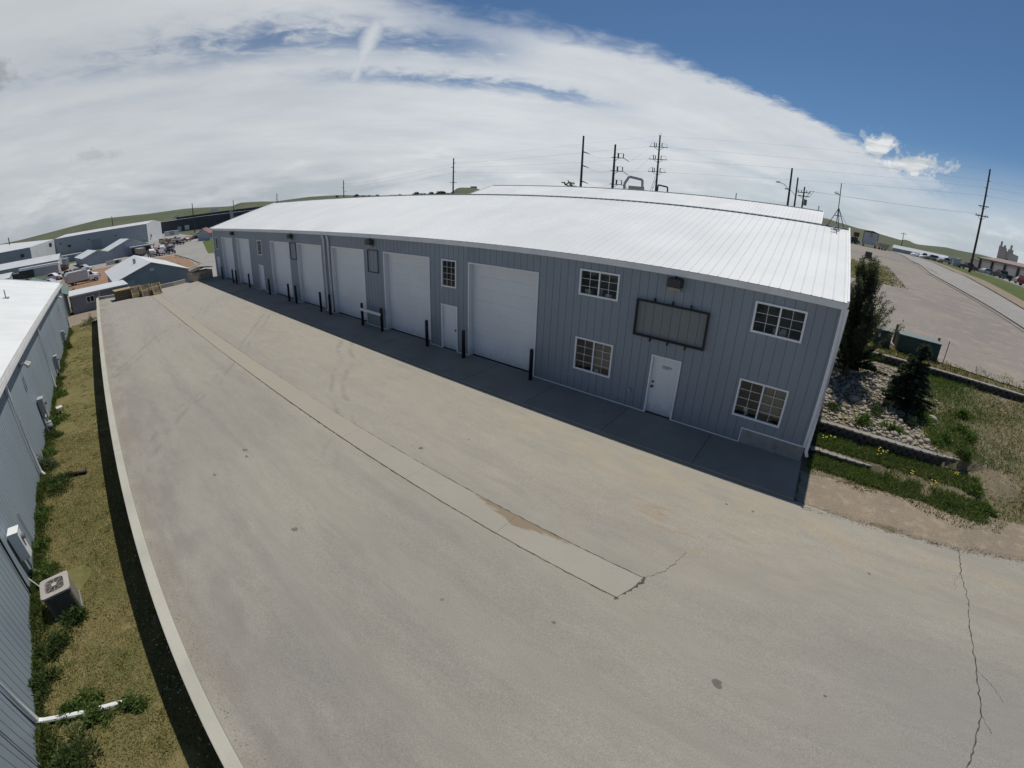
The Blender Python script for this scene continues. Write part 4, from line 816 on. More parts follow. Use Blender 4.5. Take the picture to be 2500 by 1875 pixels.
# tall weeds in front of and between the block walls (too many stems to count)
def inrange(x, y, a, b, c, d): return (x > a) & (x < b) & (y > c) & (y < d)
bz = lambda x, y: bz2(x, y)
o = blades(30000, (.25, 6.2), (-.45, 2.1), bz, .18, .018, WG + WG + WD + [(.15, .16, .06), (.19, .18, .08)], 'tall_weeds', lambda x, y: (((y > .95 + .05 * x) & (y < 1.95)) | ((y < .78) & (y > -.2 + .25 * noise2(x, y, 1.5, 11)))) & (noise2(x, y, 2.4, 12) > -.55) & (rng.rand(len(x)) < np.where(x > 3, .75, 1)), .75); struct(o, 'stuff'); tag(o, 'thick green weeds below and between the block walls', 'weeds')
o = blades(80000, (.3, 10.5), (-1.0, 9.0), bz, .11, .02, DRY + GRN + [(.10, .12, .04)], 'bank_grass', lambda x, y: ((x > 4.4) | (y < .2) | ((x > 2.9) & (y < 1.9))) & (rng.rand(len(x)) < np.clip(.38 + .6 * noise2(x, y, 1.0, 14) - np.clip(x - 7.5, 0, 3) * .15, .04, 1)) & (y > -.6 + .35 * noise2(x, y, 1.2, 3) + np.clip(x - 5.8, 0, 9) * .55), .9); struct(o, 'stuff'); tag(o, 'patchy dry and green grass on the bank', 'grass')
o = blades(22000, (4.2, 8.4), (2.6, 8.8), bz, .18, .018, WG + WG + [(.15, .16, .06)], 'bank_weeds', lambda x, y: rng.rand(len(x)) < np.clip(.75 + .6 * noise2(x, y, 1.2, 16) - np.abs(x - 5.5) * .38, 0, 1), .7); struct(o, 'stuff'); tag(o, 'lush green weeds down the right side of the stony bed', 'weeds')
o = blades(30000, (2.2, 16.5), (9.1, 13.0), lambda x, y: bz2(x, y) + .03, .14, .025, DRY + GRN, 'top_grass', lambda x, y: rng.rand(len(x)) < np.clip(.75 + .5 * noise2(x, y, 1.1, 17) - (y - 9.1) * .38, .0, 1), .8); struct(o, 'stuff'); tag(o, 'dry grass along the top of the long block wall', 'grass')
o = blades(7000, (-1, 7.4), (31.6, 48), lambda x, y: TT(x, y) + .07, .16, .06, [(.15, .145, .065), (.18, .165, .085), (.12, .125, .05)], 'rough_grass_patch', lambda x, y: rng.rand(len(x)) < np.clip(.6 + .6 * noise2(x, y, .6, 18), .05, 1), .8); struct(o, 'stuff'); tag(o, 'patch of rough grass in the gravel lot behind the juniper', 'grass')
b = MB(); yy = [(.62, 1.35), (.9, 1.5), (2.5, 1.35), (2.7, 1.5), (2.6, 1.62), (3.6, .9), (4.3, .7), (5.3, 1.6)]
for x0, y0 in yy:
    for q in range(4): b.lathe([(0, .0), (.03, .012), (0, .02)], (x0 + rng.uniform(-.1, .1), y0 + rng.uniform(-.1, .1), float(bz2(x0, y0)) + rng.uniform(.16, .28)), 6)
M('petal', (.55, .42, .05), .6, .1); o = b.build('yellow_flowers', 'petal'); struct(o, 'stuff'); tag(o, 'scattered small yellow flowers in the weeds by the walls', 'flowers')

# trees of the bed
def conifer_branch(P, D_, C, p0, d0, ln, n, nl, nw, pal, droop=0.0, spread=.5):
    u = rng.rand(n) ** .8; pts_ = p0 + np.outer(u * ln, d0); pts_[:, 2] -= droop * (u * ln) ** 2
    dd = d0 + rng.normal(0, spread, (n, 3)); P.append(pts_); D_.append(dd); C.append(tints(n, pal, .3) * (.7 + .75 * u[:, None]))  # light on the branch tips painted into the needle tint, darker inward
jx, jy = 1.10, 6.3; jz = float(bedz(jx, jy))
t = thing('juniper_tree', 'ragged dark juniper rising beside the end wall of the warehouse', 'tree', (jx, jy, jz))
b = MB(); P, D_, C = [], [], []; JP = [(.06, .072, .045), (.08, .09, .055), (.045, .055, .035), (.10, .105, .07)]
for i in range(95):
    h0 = rng.uniform(.1, 2.7); a_ = rng.uniform(0, 6.28); ti = rng.uniform(.25, .85) * (1 - h0 / 5); ln = rng.uniform(.9, 1.75) * (1.15 - h0 / 4.5)
    d0 = np.array((math.cos(a_) * math.sin(ti), math.sin(a_) * math.sin(ti), math.cos(ti))); d0 /= np.linalg.norm(d0); p0 = np.array((.06 * math.sin(h0 * 2), .05 * math.cos(h0 * 3), h0))
    b.tube([p0, p0 + d0 * ln * .5, p0 + d0 * ln + np.array((0, 0, .1))], .018, 5, True, .004)
    conifer_branch(P, D_, C, p0, d0, ln * 1.10, 420, .1, .03, JP, -.04, .75)
b.tube([(0, 0, -.2), (.03, .02, 1.2), (.0, .05, 2.4), (.04, .02, 3.3)], .10, 8, True, .02)
b.build('trunk', 'bark', t); P, D_, C = map(np.concatenate, (P, D_, C)); P += rng.normal(0, .045, P.shape); leaves(P, D_, rng.uniform(.05, .12, len(P)), rng.uniform(.012, .024, len(P)), C, 'crown', t)
bpy.data.objects['juniper_tree'].scale = (1.35, 1.35, 1.32)
t = thing('juniper_shrub', 'dense dark spreading juniper shrub below the ragged juniper', 'shrub', (1.35, 6.9, float(bedz(1.35, 6.9))), 0, None); t.scale = (1.25, 1.25, 1.35)
P, D_, C = [], [], []; b = MB()
for i in range(70):
    a_ = rng.uniform(0, 6.28); ti = rng.uniform(.3, 1.35); ln = rng.uniform(.7, 1.45); d0 = np.array((math.cos(a_) * math.sin(ti), math.sin(a_) * math.sin(ti), math.cos(ti) * .9)); p0 = np.array((0, 0, rng.uniform(.1, .6)))
    b.tube([p0, p0 + d0 * ln], .014, 5, True, .004); conifer_branch(P, D_, C, p0, d0, ln, 300, .1, .03, [(.042, .075, .036), (.06, .095, .045), (.03, .055, .028)], .1, .5)
b.build('stem', 'bark', t); P, D_, C = map(np.concatenate, (P, D_, C)); leaves(P, D_, rng.uniform(.06, .12, len(P)), rng.uniform(.022, .04, len(P)), C, 'foliage', t)
def spruce(x0, y0, h, r0, lab, pal):
    z0 = float(bedz(x0, y0)); t = thing('spruce_tree', lab, 'tree', (x0, y0, z0)); b = MB(); P, D_, C = [], [], []
    b.tube([(0, 0, -.1), (.02, 0, h * .5), (0, .02, h * .97)], .05, 8, True, .008); hh = .15
    while hh < h * .97:
        f = 1 - hh / h; n = int(6 + 8 * f)
        for i in range(n):
            a_ = rng.uniform(0, 6.28); ln = r0 * (f ** .75) * rng.uniform(.65, 1.15) + .06; d0 = np.array((math.cos(a_), math.sin(a_), .28 - .25 * f + .5 * (f < .25))); d0 /= np.linalg.norm(d0); p0 = np.array((0, 0, hh + rng.uniform(-.04, .04)))
            b.tube([p0, p0 + d0 * ln], .010, 4, True, .003); conifer_branch(P, D_, C, p0, d0, ln, int(120 + 420 * ln), .08, .02, pal, .12, .55)
        hh += .10 + .05 * f
    b.build('trunk', 'bark', t); P, D_, C = map(np.concatenate, (P, D_, C)); leaves(P, D_, rng.uniform(.07, .13, len(P)), rng.uniform(.018, .03, len(P)), C, 'crown', t); return t
spruce(3.63, 4.9, 2.5, 1.05, 'small dark spruce standing in the stony bed', [(.035, .055, .036), (.05, .072, .05), (.07, .09, .068), (.024, .038, .026)])

# green utility cabinets with their wooden guard posts
def cabinet(lab, x0, x1, y0, y1, z0, h, slope):
    t = thing('utility_cabinet', lab, 'utility box', ((x0 + x1) / 2, (y0 + y1) / 2, z0), 0, 'green utility cabinets'); hx, hy = (x1 - x0) / 2, (y1 - y0) / 2
    MB().box(-hx - .06, hx + .06, -hy - .06, hy + .06, -.3, .06).build('pad', 'tan_block', t)
    MB().box(-hx, hx, -hy, hy, .06, h).build('body', 'green_box', t, False, None, .02)
    MB().box(-hx - .02, hx + .02, -hy - .03, hy + .02, h + .001, h + .05).build('lid', 'green_lid', t, False, None, .01)
    n = 1 if hx < .6 else 2
    for i in range(n): a_, c_ = -hx + 2 * hx * i / n, -hx + 2 * hx * (i + 1) / n; MB().box(a_ + .03, c_ - .03, -hy - .018, -hy - .002, .12, h - .05).build('door', 'green_box', t)
    return t
t = cabinet('smaller dark green utility cabinet beside the juniper shrub', 2.5, 3.3, 10.3, 11.0, 1.98, .88, 0)
MB().box(-.28, -.17, -.37, -.369, .55, .72).build('label_plate', 'white_paint', t)
cabinet('larger dark green utility cabinet above the long block wall', 3.65, 5.72, 10.25, 11.2, 1.98, .90, 0)
for x0, y0, z0, h, lab in ((2.36, 11.4, 2.05, 1.0, 'wooden guard post left of the smaller green cabinet'), (3.66, 11.6, 2.1, 1.05, 'wooden guard post between the two green cabinets'), (5.86, 11.5, 2.1, .92, 'wooden guard post right of the larger green cabinet')):
    tag(MB().lathe([(0, -.3), (.07, -.3), (.068, h - .02), (.055, h), (0, h)], (0, 0, 0), 10).build('guard_post', 'wood_old', None, True, (x0, y0, z0)), lab, 'post', 'guard posts by the cabinets')
for x0, y0, h, lab in ((5.88, 9.72, 1.25, 'thin dark steel stake at the right end of the green cabinets'), (3.02, 10.15, .95, 'thin steel stake in front of the smaller green cabinet')):
    tag(MB().bar((0, 0, -.3), (.0, 0, h), .035, .012).bar((0, .015, -.3), (0, .015, h), .010, .03).build('stake', 'dark_steel', None, False, (x0, y0, 2.0)), lab, 'stake')

# ------------------------------------------------------------------ along the west building
def on_west(u, out, z):                                        # metres along the wall from the far corner, out from it, height over the lawn
    d = np.array((.99859, -.05308)); n_ = np.array((.05308, .99859)); p = np.array((-50.75, -15.56)) + d * u + n_ * out; return (p[0], p[1], z - 1.9)
WR = ang + math.pi                                              # local +x towards the camera end, local +y away from the wall
def utility(u, lab, h, w_, z0, d_, mat='meter_grey'):
    t = thing('meter_box', lab, 'meter', on_west(u, .06, 0), WR, 'meter boxes on the west building'); MB().box(-w_ / 2, w_ / 2, 0, d_, z0, z0 + h).box(-w_ / 2 - .01, w_ / 2 + .01, -.0, d_ + .02, z0 + h + .001, z0 + h + .03).build('case', mat, t, False, None, .008)
    MB().cyl((0, d_, z0 + h * .72), (0, d_ + .10, z0 + h * .72), .08, 12).build('meter', 'meter_dark', t)
    MB().cyl((w_ * .2, d_ * .4, z0 - .001), (w_ * .2, d_ * .4, .0), .03, 8).build('conduit', 'meter_grey', t); return t
utility(7.9, 'grey meter box near the far end of the west building', .75, .35, .55, .22); utility(15.8, 'grey meter box beyond the long downspout of the west building', .85, .36, .45, .22)
utility(25.1, 'large grey meter box beside the tangle of pipes', .95, .45, .65, .26); utility(36.3, 'pale electrical box on the wall above the air conditioner', .85, .38, .75, .28, 'white_paint')
t = thing('gas_meter', 'tangle of grey gas pipes and regulator by the large meter box', 'gas meter', on_west(25.75, .1, 0), WR)
MB().tube([(-.35, .15, 0), (-.35, .15, .75), (-.1, .2, .95), (.12, .2, .9), (.12, .2, .55)], .03, 7).tube([(.3, .1, 0), (.3, .12, .6), (.1, .2, .5)], .03, 7).build('pipework', 'meter_grey', t)
MB().lathe([(0, -.12), (.14, -.10), (.16, 0), (.14, .10), (0, .12)], (.12, .24, .45), 12).build('regulator', 'meter_dark', t, True); MB().box(-.2, .05, .1, .32, .25, .62).build('meter', 'meter_grey', t, False, None, .03)
for u, lab in ((5.0, 'pale wall light near the far corner of the west building'), (26.2, 'pale wall light high on the west building, nearer one')):
    t = thing('flood_light', lab, 'wall light', on_west(u, .05, 3.55), WR, 'flood lights on the west building'); MB().cyl((0, 0, 0), (0, .25, .05), .03, 8).box(-.09, .09, -.02, .02, -.1, .1).build('arm', 'meter_grey', t)
    for s_ in (-.14, .14): MB().cyl((s_, .22, .05), (s_ * 1.3, .38, -.10), .06, 10, .10).build('lamp_head', 'cream', t)
# air conditioner
t = thing('air_conditioner', 'beige air-conditioning unit with round fan grille on the lawn', 'air conditioner', (-12.62, -16.58, -1.9), WR + .06); s_ = .37
def rsq(r0, n=5, c=.10):
    P = []
    for q, (sx, sy) in enumerate(((1, 1), (-1, 1), (-1, -1), (1, -1))):
        for j in range(n + 1): a_ = math.pi / 2 * (q + j / n); P.append((sx * (r0 - c) + c * math.cos(a_), sy * (r0 - c) + c * math.sin(a_)))
    return P
MB().slab(rsq(.38, 2, .03), -.1, .06).build('pad', 'foundation', t); MB().slab(rsq(s_ - .03), .061, .72).build('coil', 'ac_dark', t)
b = MB()
for j in range(11): b.slab(rsq(s_), .09 + j * .056, .115 + j * .056)
b.build('louvre', 'ac_louvre', t); cp = rsq(s_ + .015); b = MB(); n = len(cp)
ring = [(.305 * math.cos(math.atan2(p[1], p[0])), .305 * math.sin(math.atan2(p[1], p[0]))) for p in cp]
b.v = [(x, y, .72) for x, y in cp] + [(x, y, .775) for x, y in cp] + [(x, y, .785) for x, y in ring] + [(x * .97, y * .97, .70) for x, y in ring]
b.f = [(i, (i + 1) % n, n + (i + 1) % n, n + i) for i in range(n)] + [(n + i, n + (i + 1) % n, 2 * n + (i + 1) % n, 2 * n + i) for i in range(n)] + [(2 * n + i, 2 * n + (i + 1) % n, 3 * n + (i + 1) % n, 3 * n + i) for i in range(n)]
b.build('top_cover', 'ac_beige', t)
b = MB()
for r0 in (.12, .17, .22, .265): b.tube([(r0 * math.cos(a_), r0 * math.sin(a_), .79) for a_ in np.linspace(0, 6.283, 25)], .0028, 4, False)
for a_ in np.linspace(0, math.pi, 5)[:-1]: b.cyl((-.28 * math.cos(a_), -.28 * math.sin(a_), .786), (.28 * math.cos(a_), .28 * math.sin(a_), .786), .006, 4)
b.lathe([(0, .0), (.075, .0), (.075, .012), (0, .014)], (0, 0, .788), 14); b.build('fan_grille', 'ac_beige', t)
b = MB()
for q in range(3):
    a_ = q * 2.094; b.q(*[(r0 * math.cos(a_ + da), r0 * math.sin(a_ + da), z0) for r0, da, z0 in ((.06, 0, .70), (.25, -.2, .72), (.25, .65, .67), (.06, .8, .68))])
b.build('fan_blade', 'galv', t)
MB().slab([(.27 * math.cos(a_), .27 * math.sin(a_)) for a_ in np.linspace(0, 6.283, 20)[:-1]], .60, .605).build('fan_well', 'ac_dark', t)
tag(MB().tube([(.0, 0, .45), (.05, .12, .2), (.25, .28, .06), (.6, .38, .08), (.75, .42, .2)], .022, 6).build('hose', 'meter_grey', None, True, on_west(36.9, .1, 0)), 'pale hose running from the wall to the air conditioner', 'hose'); bpy.data.objects['hose'].rotation_euler.z = WR
o = MB().tube([(0, 0, .07), (-.32, -.75, .06)], .075, 10).tube([(-.32, -.75, .06), (-.6, -1.5, .045)], .065, 10).build('drain_pipe', 'pipe_black', None, True, (-19.72, -15.32, -1.9)); tag(o, 'length of dark drain pipe lying on the lawn', 'pipe')
t = thing('white_stand', 'small pale metal frame standing on the lawn by the meters', 'stand', (-27.6, -16.2, -1.9), .2)
MB().box(-.2, .2, -.16, .16, .30, .34).build('top', 'cream', t)
for a_, c_ in ((-.18, -.14), (.18, -.14), (.18, .14), (-.18, .14)): MB().box(a_ - .02, a_ + .02, c_ - .02, c_ + .02, -.02, .299).build('leg', 'cream', t)
tag(MB().slab([(-.1, -.3), (.5, -.35), (.55, -.1), (-.1, .05)], 0, .06).build('splash_block', 'dark_steel', None, False, on_west(19.2, .25, 0)), 'dark splash block under the long downspout', 'splash block')
wl_ = [(43.72 - 50.75, 0)]
for i, (x0, y0, r0, h, pal, lab) in enumerate([
    (-42.6, -15.75, .55, .75, WD, 'tall dark weed under the farthest meter box'), (-33.9, -16.3, .40, .40, WD, 'dark weed beyond the long downspout foot'), (-30.6, -16.2, .5, .35, WG, 'green weed patch at the foot of the long downspout'), (-26.2, -16.45, .55, .40, WG, 'weed clump by the gas pipes'),
    (-24.6, -16.75, .55, .45, WD, 'dark leafy weed just past the gas pipes'), (-21.4, -16.95, .5, .75, BL, 'tall pale-leaved weed against the wall beyond the dark pipe'), (-19.3, -16.55, .75, .35, WD, 'low weeds growing round the wall end of the dark pipe'), (-17.6, -17.05, .4, .3, WG, 'narrow strip of weeds along the wall past the dark pipe'),
    (-15.9, -17.2, .35, .35, WG, 'small weed at the wall beyond the electrical box'), (-14.3, -17.15, .45, .45, WG, 'green weed behind the air conditioner'), (-12.0, -16.35, .50, .40, WD, 'dark green weed against the near side of the air conditioner'), (-11.35, -17.05, .55, .42, WD, 'dark weeds along the wall just before the air conditioner'),
    (-10.35, -17.45, .40, .45, WD, 'dark weed at the wall between air conditioner and white spout'), (-9.35, -17.0, .40, .25, WG, 'low weeds beside the white spout at the wall'), (-8.95, -16.5, .38, .26, WG, 'green weeds overgrowing the middle of the white spout'), (-8.6, -15.8, .36, .25, WG, 'green weeds at the outer end of the white spout'), (-8.1, -17.25, .62, .42, WD, 'wide dark weed patch nearest the camera at the wall'), (-22.9, -16.9, .4, .35, WG, 'green weeds along the wall between the pipes and the pale weed')]):
    weed(x0, y0, -1.9, r0, h, int(1300 * r0 / .5), pal, lab, group='weeds along the west building', lw=.03, ll=.10)
weed(-50.6, -13.9, -2.0, .9, .7, 900, BL + WG, 'pale bushy weeds where the lawn meets the far dirt', group='weeds along the west building'); weed(-52.3, -13.2, -2.0, .8, .9, 900, BL, 'tall grey-green weeds at the far end of the retaining wall', group='weeds along the west building')
# scattered blossoms in the shadow under the wall
b = MB()
for i in range(190):
    x0 = -4.5 - abs(rng.normal(0, 4.6)) if i % 3 else rng.uniform(-22, -5); y0 = wall_y(x0) - rng.uniform(.12, .75); b.lathe([(0, .06), (.016, .066), (0, .07)], (x0, y0, float(lawnz(np.array(x0), np.array(y0)))), 6)
M('seedhead', (.55, .52, .42), .8, .1); o = b.build('dandelion_heads', 'seedhead'); struct(o, 'stuff'); tag(o, 'pale seed heads dotted in the shadow below the retaining wall', 'flowers')

# ------------------------------------------------------------------ far end of the yard
def pallet_stack(lab, x0, y0, w_, d_, h, n, mat, rz):
    t = thing('timber_stack', lab, 'timber', (x0, y0, yardz(x0, y0)), rz, 'timber at the end of the yard'); z0 = 0
    for j in range(n):
        for s_ in (-.4, 0, .4): MB().box(s_ * w_ - .05, s_ * w_ + .05, -d_ / 2, d_ / 2, z0, z0 + h / n * .55).build('runner', mat, t)
        for q in range(5): y_ = -d_ / 2 + d_ * (q + .5) / 5; MB().box(-w_ / 2 + rng.uniform(-.03, .03), w_ / 2 + rng.uniform(-.03, .03), y_ - d_ * .085, y_ + d_ * .085, z0 + h / n * .56, z0 + h / n * .95).build('board', mat, t)
        z0 += h / n
    return t
pallet_stack('stack of old timber pallets with a pale top at the far end wall', -48.9, -10.1, 1.3, 1.5, .85, 4, 'wood_old', .1)
MB().box(-.75, .75, -.85, .85, 0, .05).build('cover_board', 'wood_new', bpy.data.objects['timber_stack'], False, (0, 0, .86))
for i, (y0, lab) in enumerate(((-9.0, 'left yellow wooden crate panel leaning at the yard end'), (-8.15, 'middle yellow wooden crate panel at the yard end'), (-7.2, 'right yellow wooden crate panel with raised end at the yard end'))):
    t = thing('wood_panel', lab, 'crate', (-48.4 + .35 * i, y0, yardz(-48, y0)), .12 + .08 * i, 'yellow wooden crates')
    for q in range(5): MB().box(-.05, .05, -.46, .46, .05 + q * .2, .05 + q * .2 + .17, lambda x, y, z: (x - z * .35 + .3, y + .02 * q, z)).build('board', 'wood_new' if (q + 2 * i) % 3 == 1 else 'wood_old', t)
    for s_ in (-.4, .4): MB().box(.055, .12, s_ - .05, s_ + .05, 0, 1.05, lambda x, y, z: (x - z * .35 + .3, y, z)).build('batten', 'wood_new', t)
    MB().box(-.7, -.1, -.4, .4, 0, .5).build('crate_body', 'wood_old', t)
t = thing('waste_bin', 'tan timber-sided bin with dark ragged top by the far corner of the warehouse', 'bin', (-51.5, -1.9, -.12), .25)
for a_ in (-.6, .6): MB().box(a_ - .04, a_ + .04, -1.15, 1.15, 0, 1.0).build('side_panel', 'mat_tan', t)
for a_ in (-1.15, 1.15): MB().box(-.555, .555, a_ - .04, a_ + .04, 0, .98).build('end_panel', 'mat_tan', t)
MB().box(-.62, .66, -1.1, .2, 1.0, 1.06, lambda x, y, z: (x, y, z + .25 * (y + 1.1))).box(-.62, .66, .21, 1.25, 1.02, 1.08, lambda x, y, z: (x, y, z + .30 - .12 * (y - .2))).build('cover', 'wood_dark', t)
MB().cyl((.60, -.2, .55), (.70, -.2, .55), .07, 8).build('latch', 'black_steel', t)

# ------------------------------------------------------------------ vehicles
wheel_t = MB().lathe([(.0, -.11), (.30, -.11), (.35, -.07), (.35, .07), (.30, .11), (0, .11)], (0, 0, 0), 16).mesh('tyre', 'rubber', False)
wheel_r = MB().lathe([(.0, -.115), (.19, -.115), (.20, -.112), (.20, .112), (.19, .115), (0, .115)], (0, 0, 0), 12).mesh('rim', 'galv', False)
def wheels(t, xs_, hw, sc_=1.0):
    for x0 in xs_:
        for y0 in (-hw, hw):
            w_ = inst(wheel_t, 'wheel', t, (x0, y0, .35 * sc_), (math.pi / 2, 0, 0), (sc_,) * 3); inst(wheel_r, 'rim', w_)
def vehicle(kind, lab, paint, x0, y0, rz, group='parked vehicles', z0=None, sub=None):
    z0 = T(x0, y0) + .1 if z0 is None else z0
    t = thing({'pickup': 'pickup_truck', 'suv': 'parked_car', 'car': 'parked_car', 'van': 'box_van', 'utility': 'utility_truck', 'flatbed': 'flatbed_truck'}[kind], lab, {'pickup': 'pickup', 'van': 'van', 'utility': 'truck', 'flatbed': 'truck'}.get(kind, 'car'), (x0, y0, z0), rz, group)
    hw = .98 if kind != 'car' else .88
    taper = lambda x, y, z: (x, y * (1 - .16 * max(0, z - 1.05) / .75), z)
    if kind in ('pickup', 'utility', 'flatbed'):
        body = [(-2.9, .55), (-2.85, 1.12), (-.85, 1.14), (-.8, 1.16), (1.35, 1.16), (2.45, 1.08), (2.75, .95), (2.8, .5), (2.2, .42), (-2.6, .45)]; cab = [(-.82, 1.15), (-.68, 1.78), (.55, 1.84), (1.4, 1.15)]; gl_ = [(-.70, 1.2), (-.6, 1.72), (.5, 1.77), (1.28, 1.2)]
    elif kind == 'suv': body = [(-2.3, .5), (-2.35, 1.1), (1.2, 1.12), (2.2, 1.0), (2.4, .85), (2.4, .45), (-2.1, .42)]; cab = [(-2.3, 1.1), (-2.1, 1.78), (.3, 1.82), (1.25, 1.1)]; gl_ = [(-2.15, 1.16), (-1.98, 1.7), (.26, 1.74), (1.1, 1.16)]
    elif kind == 'car': body = [(-2.2, .4), (-2.25, .92), (1.1, .93), (2.1, .82), (2.25, .65), (2.2, .35), (-2.0, .33)]; cab = [(-1.8, .92), (-1.1, 1.42), (.2, 1.45), (1.05, .92)]; gl_ = [(-1.65, .96), (-1.05, 1.37), (.17, 1.4), (.92, .96)]
    else: body = [(1.2, .6), (1.2, 1.45), (2.2, 1.35), (3.2, 1.2), (3.4, .9), (3.4, .5), (1.2, .5)]; cab = [(.95, .6), (.95, 2.35), (1.75, 2.35), (2.2, 1.4), (2.2, .6)]; gl_ = [(1.3, 1.5), (1.3, 2.15), (1.7, 2.15), (2.05, 1.5)]
    MB().prism(body, -hw, hw).build('body', paint, t, False, None, .06)
    MB().prism(cab, -hw + .04, hw - .04, taper).build('cab', paint, t, False, None, .05)
    MB().prism(gl_, -hw + .03, hw - .03, taper).prism([(p[0] * .985 + (.03 if p[0] > .5 else -.03), p[1]) for p in gl_], -hw + .16, hw - .16, taper).build('glazing', 'car_glass', t)
    if kind == 'pickup': MB().box(-2.75, -.95, -hw + .12, hw - .12, 1.10, 1.15).build('bed', 'pt_dark', t)
    if kind == 'utility': MB().box(-3.4, -.95, -hw - .05, hw + .05, .75, 2.15).build('service_body', paint, t, False, None, .04); MB().box(-3.42, -.93, -hw - .06, -hw + .3, 2.151, 2.35).build('rack', paint, t)
    if kind == 'flatbed': MB().box(-3.2, -.95, -hw - .1, hw + .1, 1.0, 1.12).build('deck', 'pt_dark', t)
    if kind == 'van': MB().prism([(-3.6, .7), (-3.6, 2.2), (-3.2, 2.75), (.9, 2.8), (.9, .7)], -1.12, 1.12).build('cargo_box', sub or paint, t, False, None, .08); MB().box(.2, .8, -.5, .5, 2.82, 3.1).build('roof_unit', 'white_paint', t); MB().box(-3.3, 1.2, -.8, .8, .45, .69).build('chassis', 'pt_dark', t)
    for s_ in (-1, 1): xh = {'van': 3.41, 'suv': 2.41, 'car': 2.2}.get(kind, 2.78); MB().box(xh - .08, xh + .015, s_ * hw * .72 - .14, s_ * hw * .72 + .14, .72, .88).build('headlight', 'lamp_glass', t)
    wheels(t, (-1.75, 1.75) if kind in ('pickup', 'utility', 'flatbed') else ((-2.2, 2.4) if kind == 'van' else (-1.35, 1.4)), hw - .08, 1.2 if kind == 'van' else (1.05 if kind != 'car' else .92)); return t
PI = math.pi
# east of the road
vehicle('utility', 'white utility pickup with service body parked beyond the road', 'pt_silver', 36.5, 139.5, PI + .25, 'vehicles beyond the road'); vehicle('suv', 'silver-blue car parked left of the white utility pickup', 'pt_silver', 34.6, 152, PI + .2, 'vehicles beyond the road')
vehicle('pickup', 'white pickup at the left end of the row beyond the road', 'pt_white', 33.5, 158, PI + .2, 'vehicles beyond the road')
vehicle('pickup', 'dark green pickup parked on the grass by the bay building', 'pt_green', 37.3, 93.5, PI * .5 + .28, 'vehicles beyond the road'); vehicle('car', 'white car beside the bay building', 'pt_silver', 40.8, 113, .25, 'vehicles beyond the road')
vehicle('suv', 'dark red car at the far right edge beyond the road', 'pt_red', 38.3, 80.8, .3, 'vehicles beyond the road'); vehicle('car', 'pale car at the far right edge behind the dark red car', 'pt_silver', 40.2, 88.5, .3, 'vehicles beyond the road')
t = thing('enclosed_trailer', 'grey enclosed trailer standing end-on in the gravel lot', 'trailer', (13.6, 146, T(13.6, 146) + .1), -.09)
MB().box(-2.3, 2.3, -4, 4, .8, 4.6).build('cargo_box', 'wall_grey', t); MB().box(-2.35, -2.2, -4.06, -4.001, .8, 4.65).box(2.2, 2.35, -4.06, -4.001, .8, 4.65).box(-2.19, 2.19, -4.06, -4.001, 4.45, 4.65).build('frame', 'pt_dark', t)
MB().tube([(.35 * math.cos(a_) + .1, -4.05, 3.8 + .45 * math.sin(a_)) for a_ in np.linspace(0, 6.283, 17)], .06, 5, False).build('emblem', 'pt_dark', t); wheels(t, (-1.9, 1.9), 1.2, 1.1)
MB().prism([(-2.3, 4.61), (2.3, 4.61), (.3, 5.1)], -3.9, 3.9).build('roof_cover', 'pt_dark', t)
t = thing('farm_machine', 'dark machine with red cab at the edge of the roof', 'machine', (9.6, 165, T(9.6, 165) + .1), .2)
MB().box(-1.3, 1.0, -1.5, 1.5, .6, 2.4).build('body', 'pt_dark', t, False, None, .1); MB().box(-.2, 1.5, -1, 1, 2.6, 4.2).build('cab', 'rust', t, False, None, .1); MB().bar((.3, 0, 2.4), (2.6, .2, .5), .35).build('boom', 'junk_dark', t); wheels(t, (-1, 1), 1.3, 1.6)
t = thing('dump_trailer', 'tan dump trailer with pale rim in the gravel lot', 'trailer', (15.6, 127, T(15.6, 127) + .1), PI + .3)
MB().prism([(-1.7, 1.75), (-1.2, .7), (1.3, .7), (1.75, 1.75)], -1.0, 1.0).build('tub', 'pt_tan', t); MB().box(-1.8, 1.85, -1.08, 1.08, 1.751, 1.87).build('rim', 'cream', t); MB().bar((-1.2, 0, .6), (-3.2, 0, .5), .14).build('drawbar', 'pt_dark', t); wheels(t, (-.4, .5), 1.05, .95)
t = thing('gravel_sign', 'dark board box on a low base standing in the gravel lot', 'sign', (5.15, 51.6, T(5.15, 51.6) + .05), -.05)
MB().box(-.44, .44, -.1, .1, .22, 1.02).build('board', 'pt_dark', t); MB().box(-.52, -.38, -.15, .15, 0, .28).box(.36, .54, -.15, .15, 0, .28).box(-.38, .36, -.08, .08, .1, .2195).build('base', 'dark_steel', t)
for x0, y0, r0, lab in ((29.5, 155, 1.15, 'left white dome tank beyond the road'), (31.7, 153, 1.0, 'right white dome tank beyond the road')): tag(MB().lathe([(r0, 0), (r0, .25), (r0 * .93, .6 * r0), (r0 * .7, .85 * r0), (r0 * .35, .98 * r0), (0, r0)], (0, 0, 0), 20).build('dome_tank', 'white_paint', None, True, (x0, y0, T(x0, y0) + .1)), lab, 'tank', 'white dome tanks')
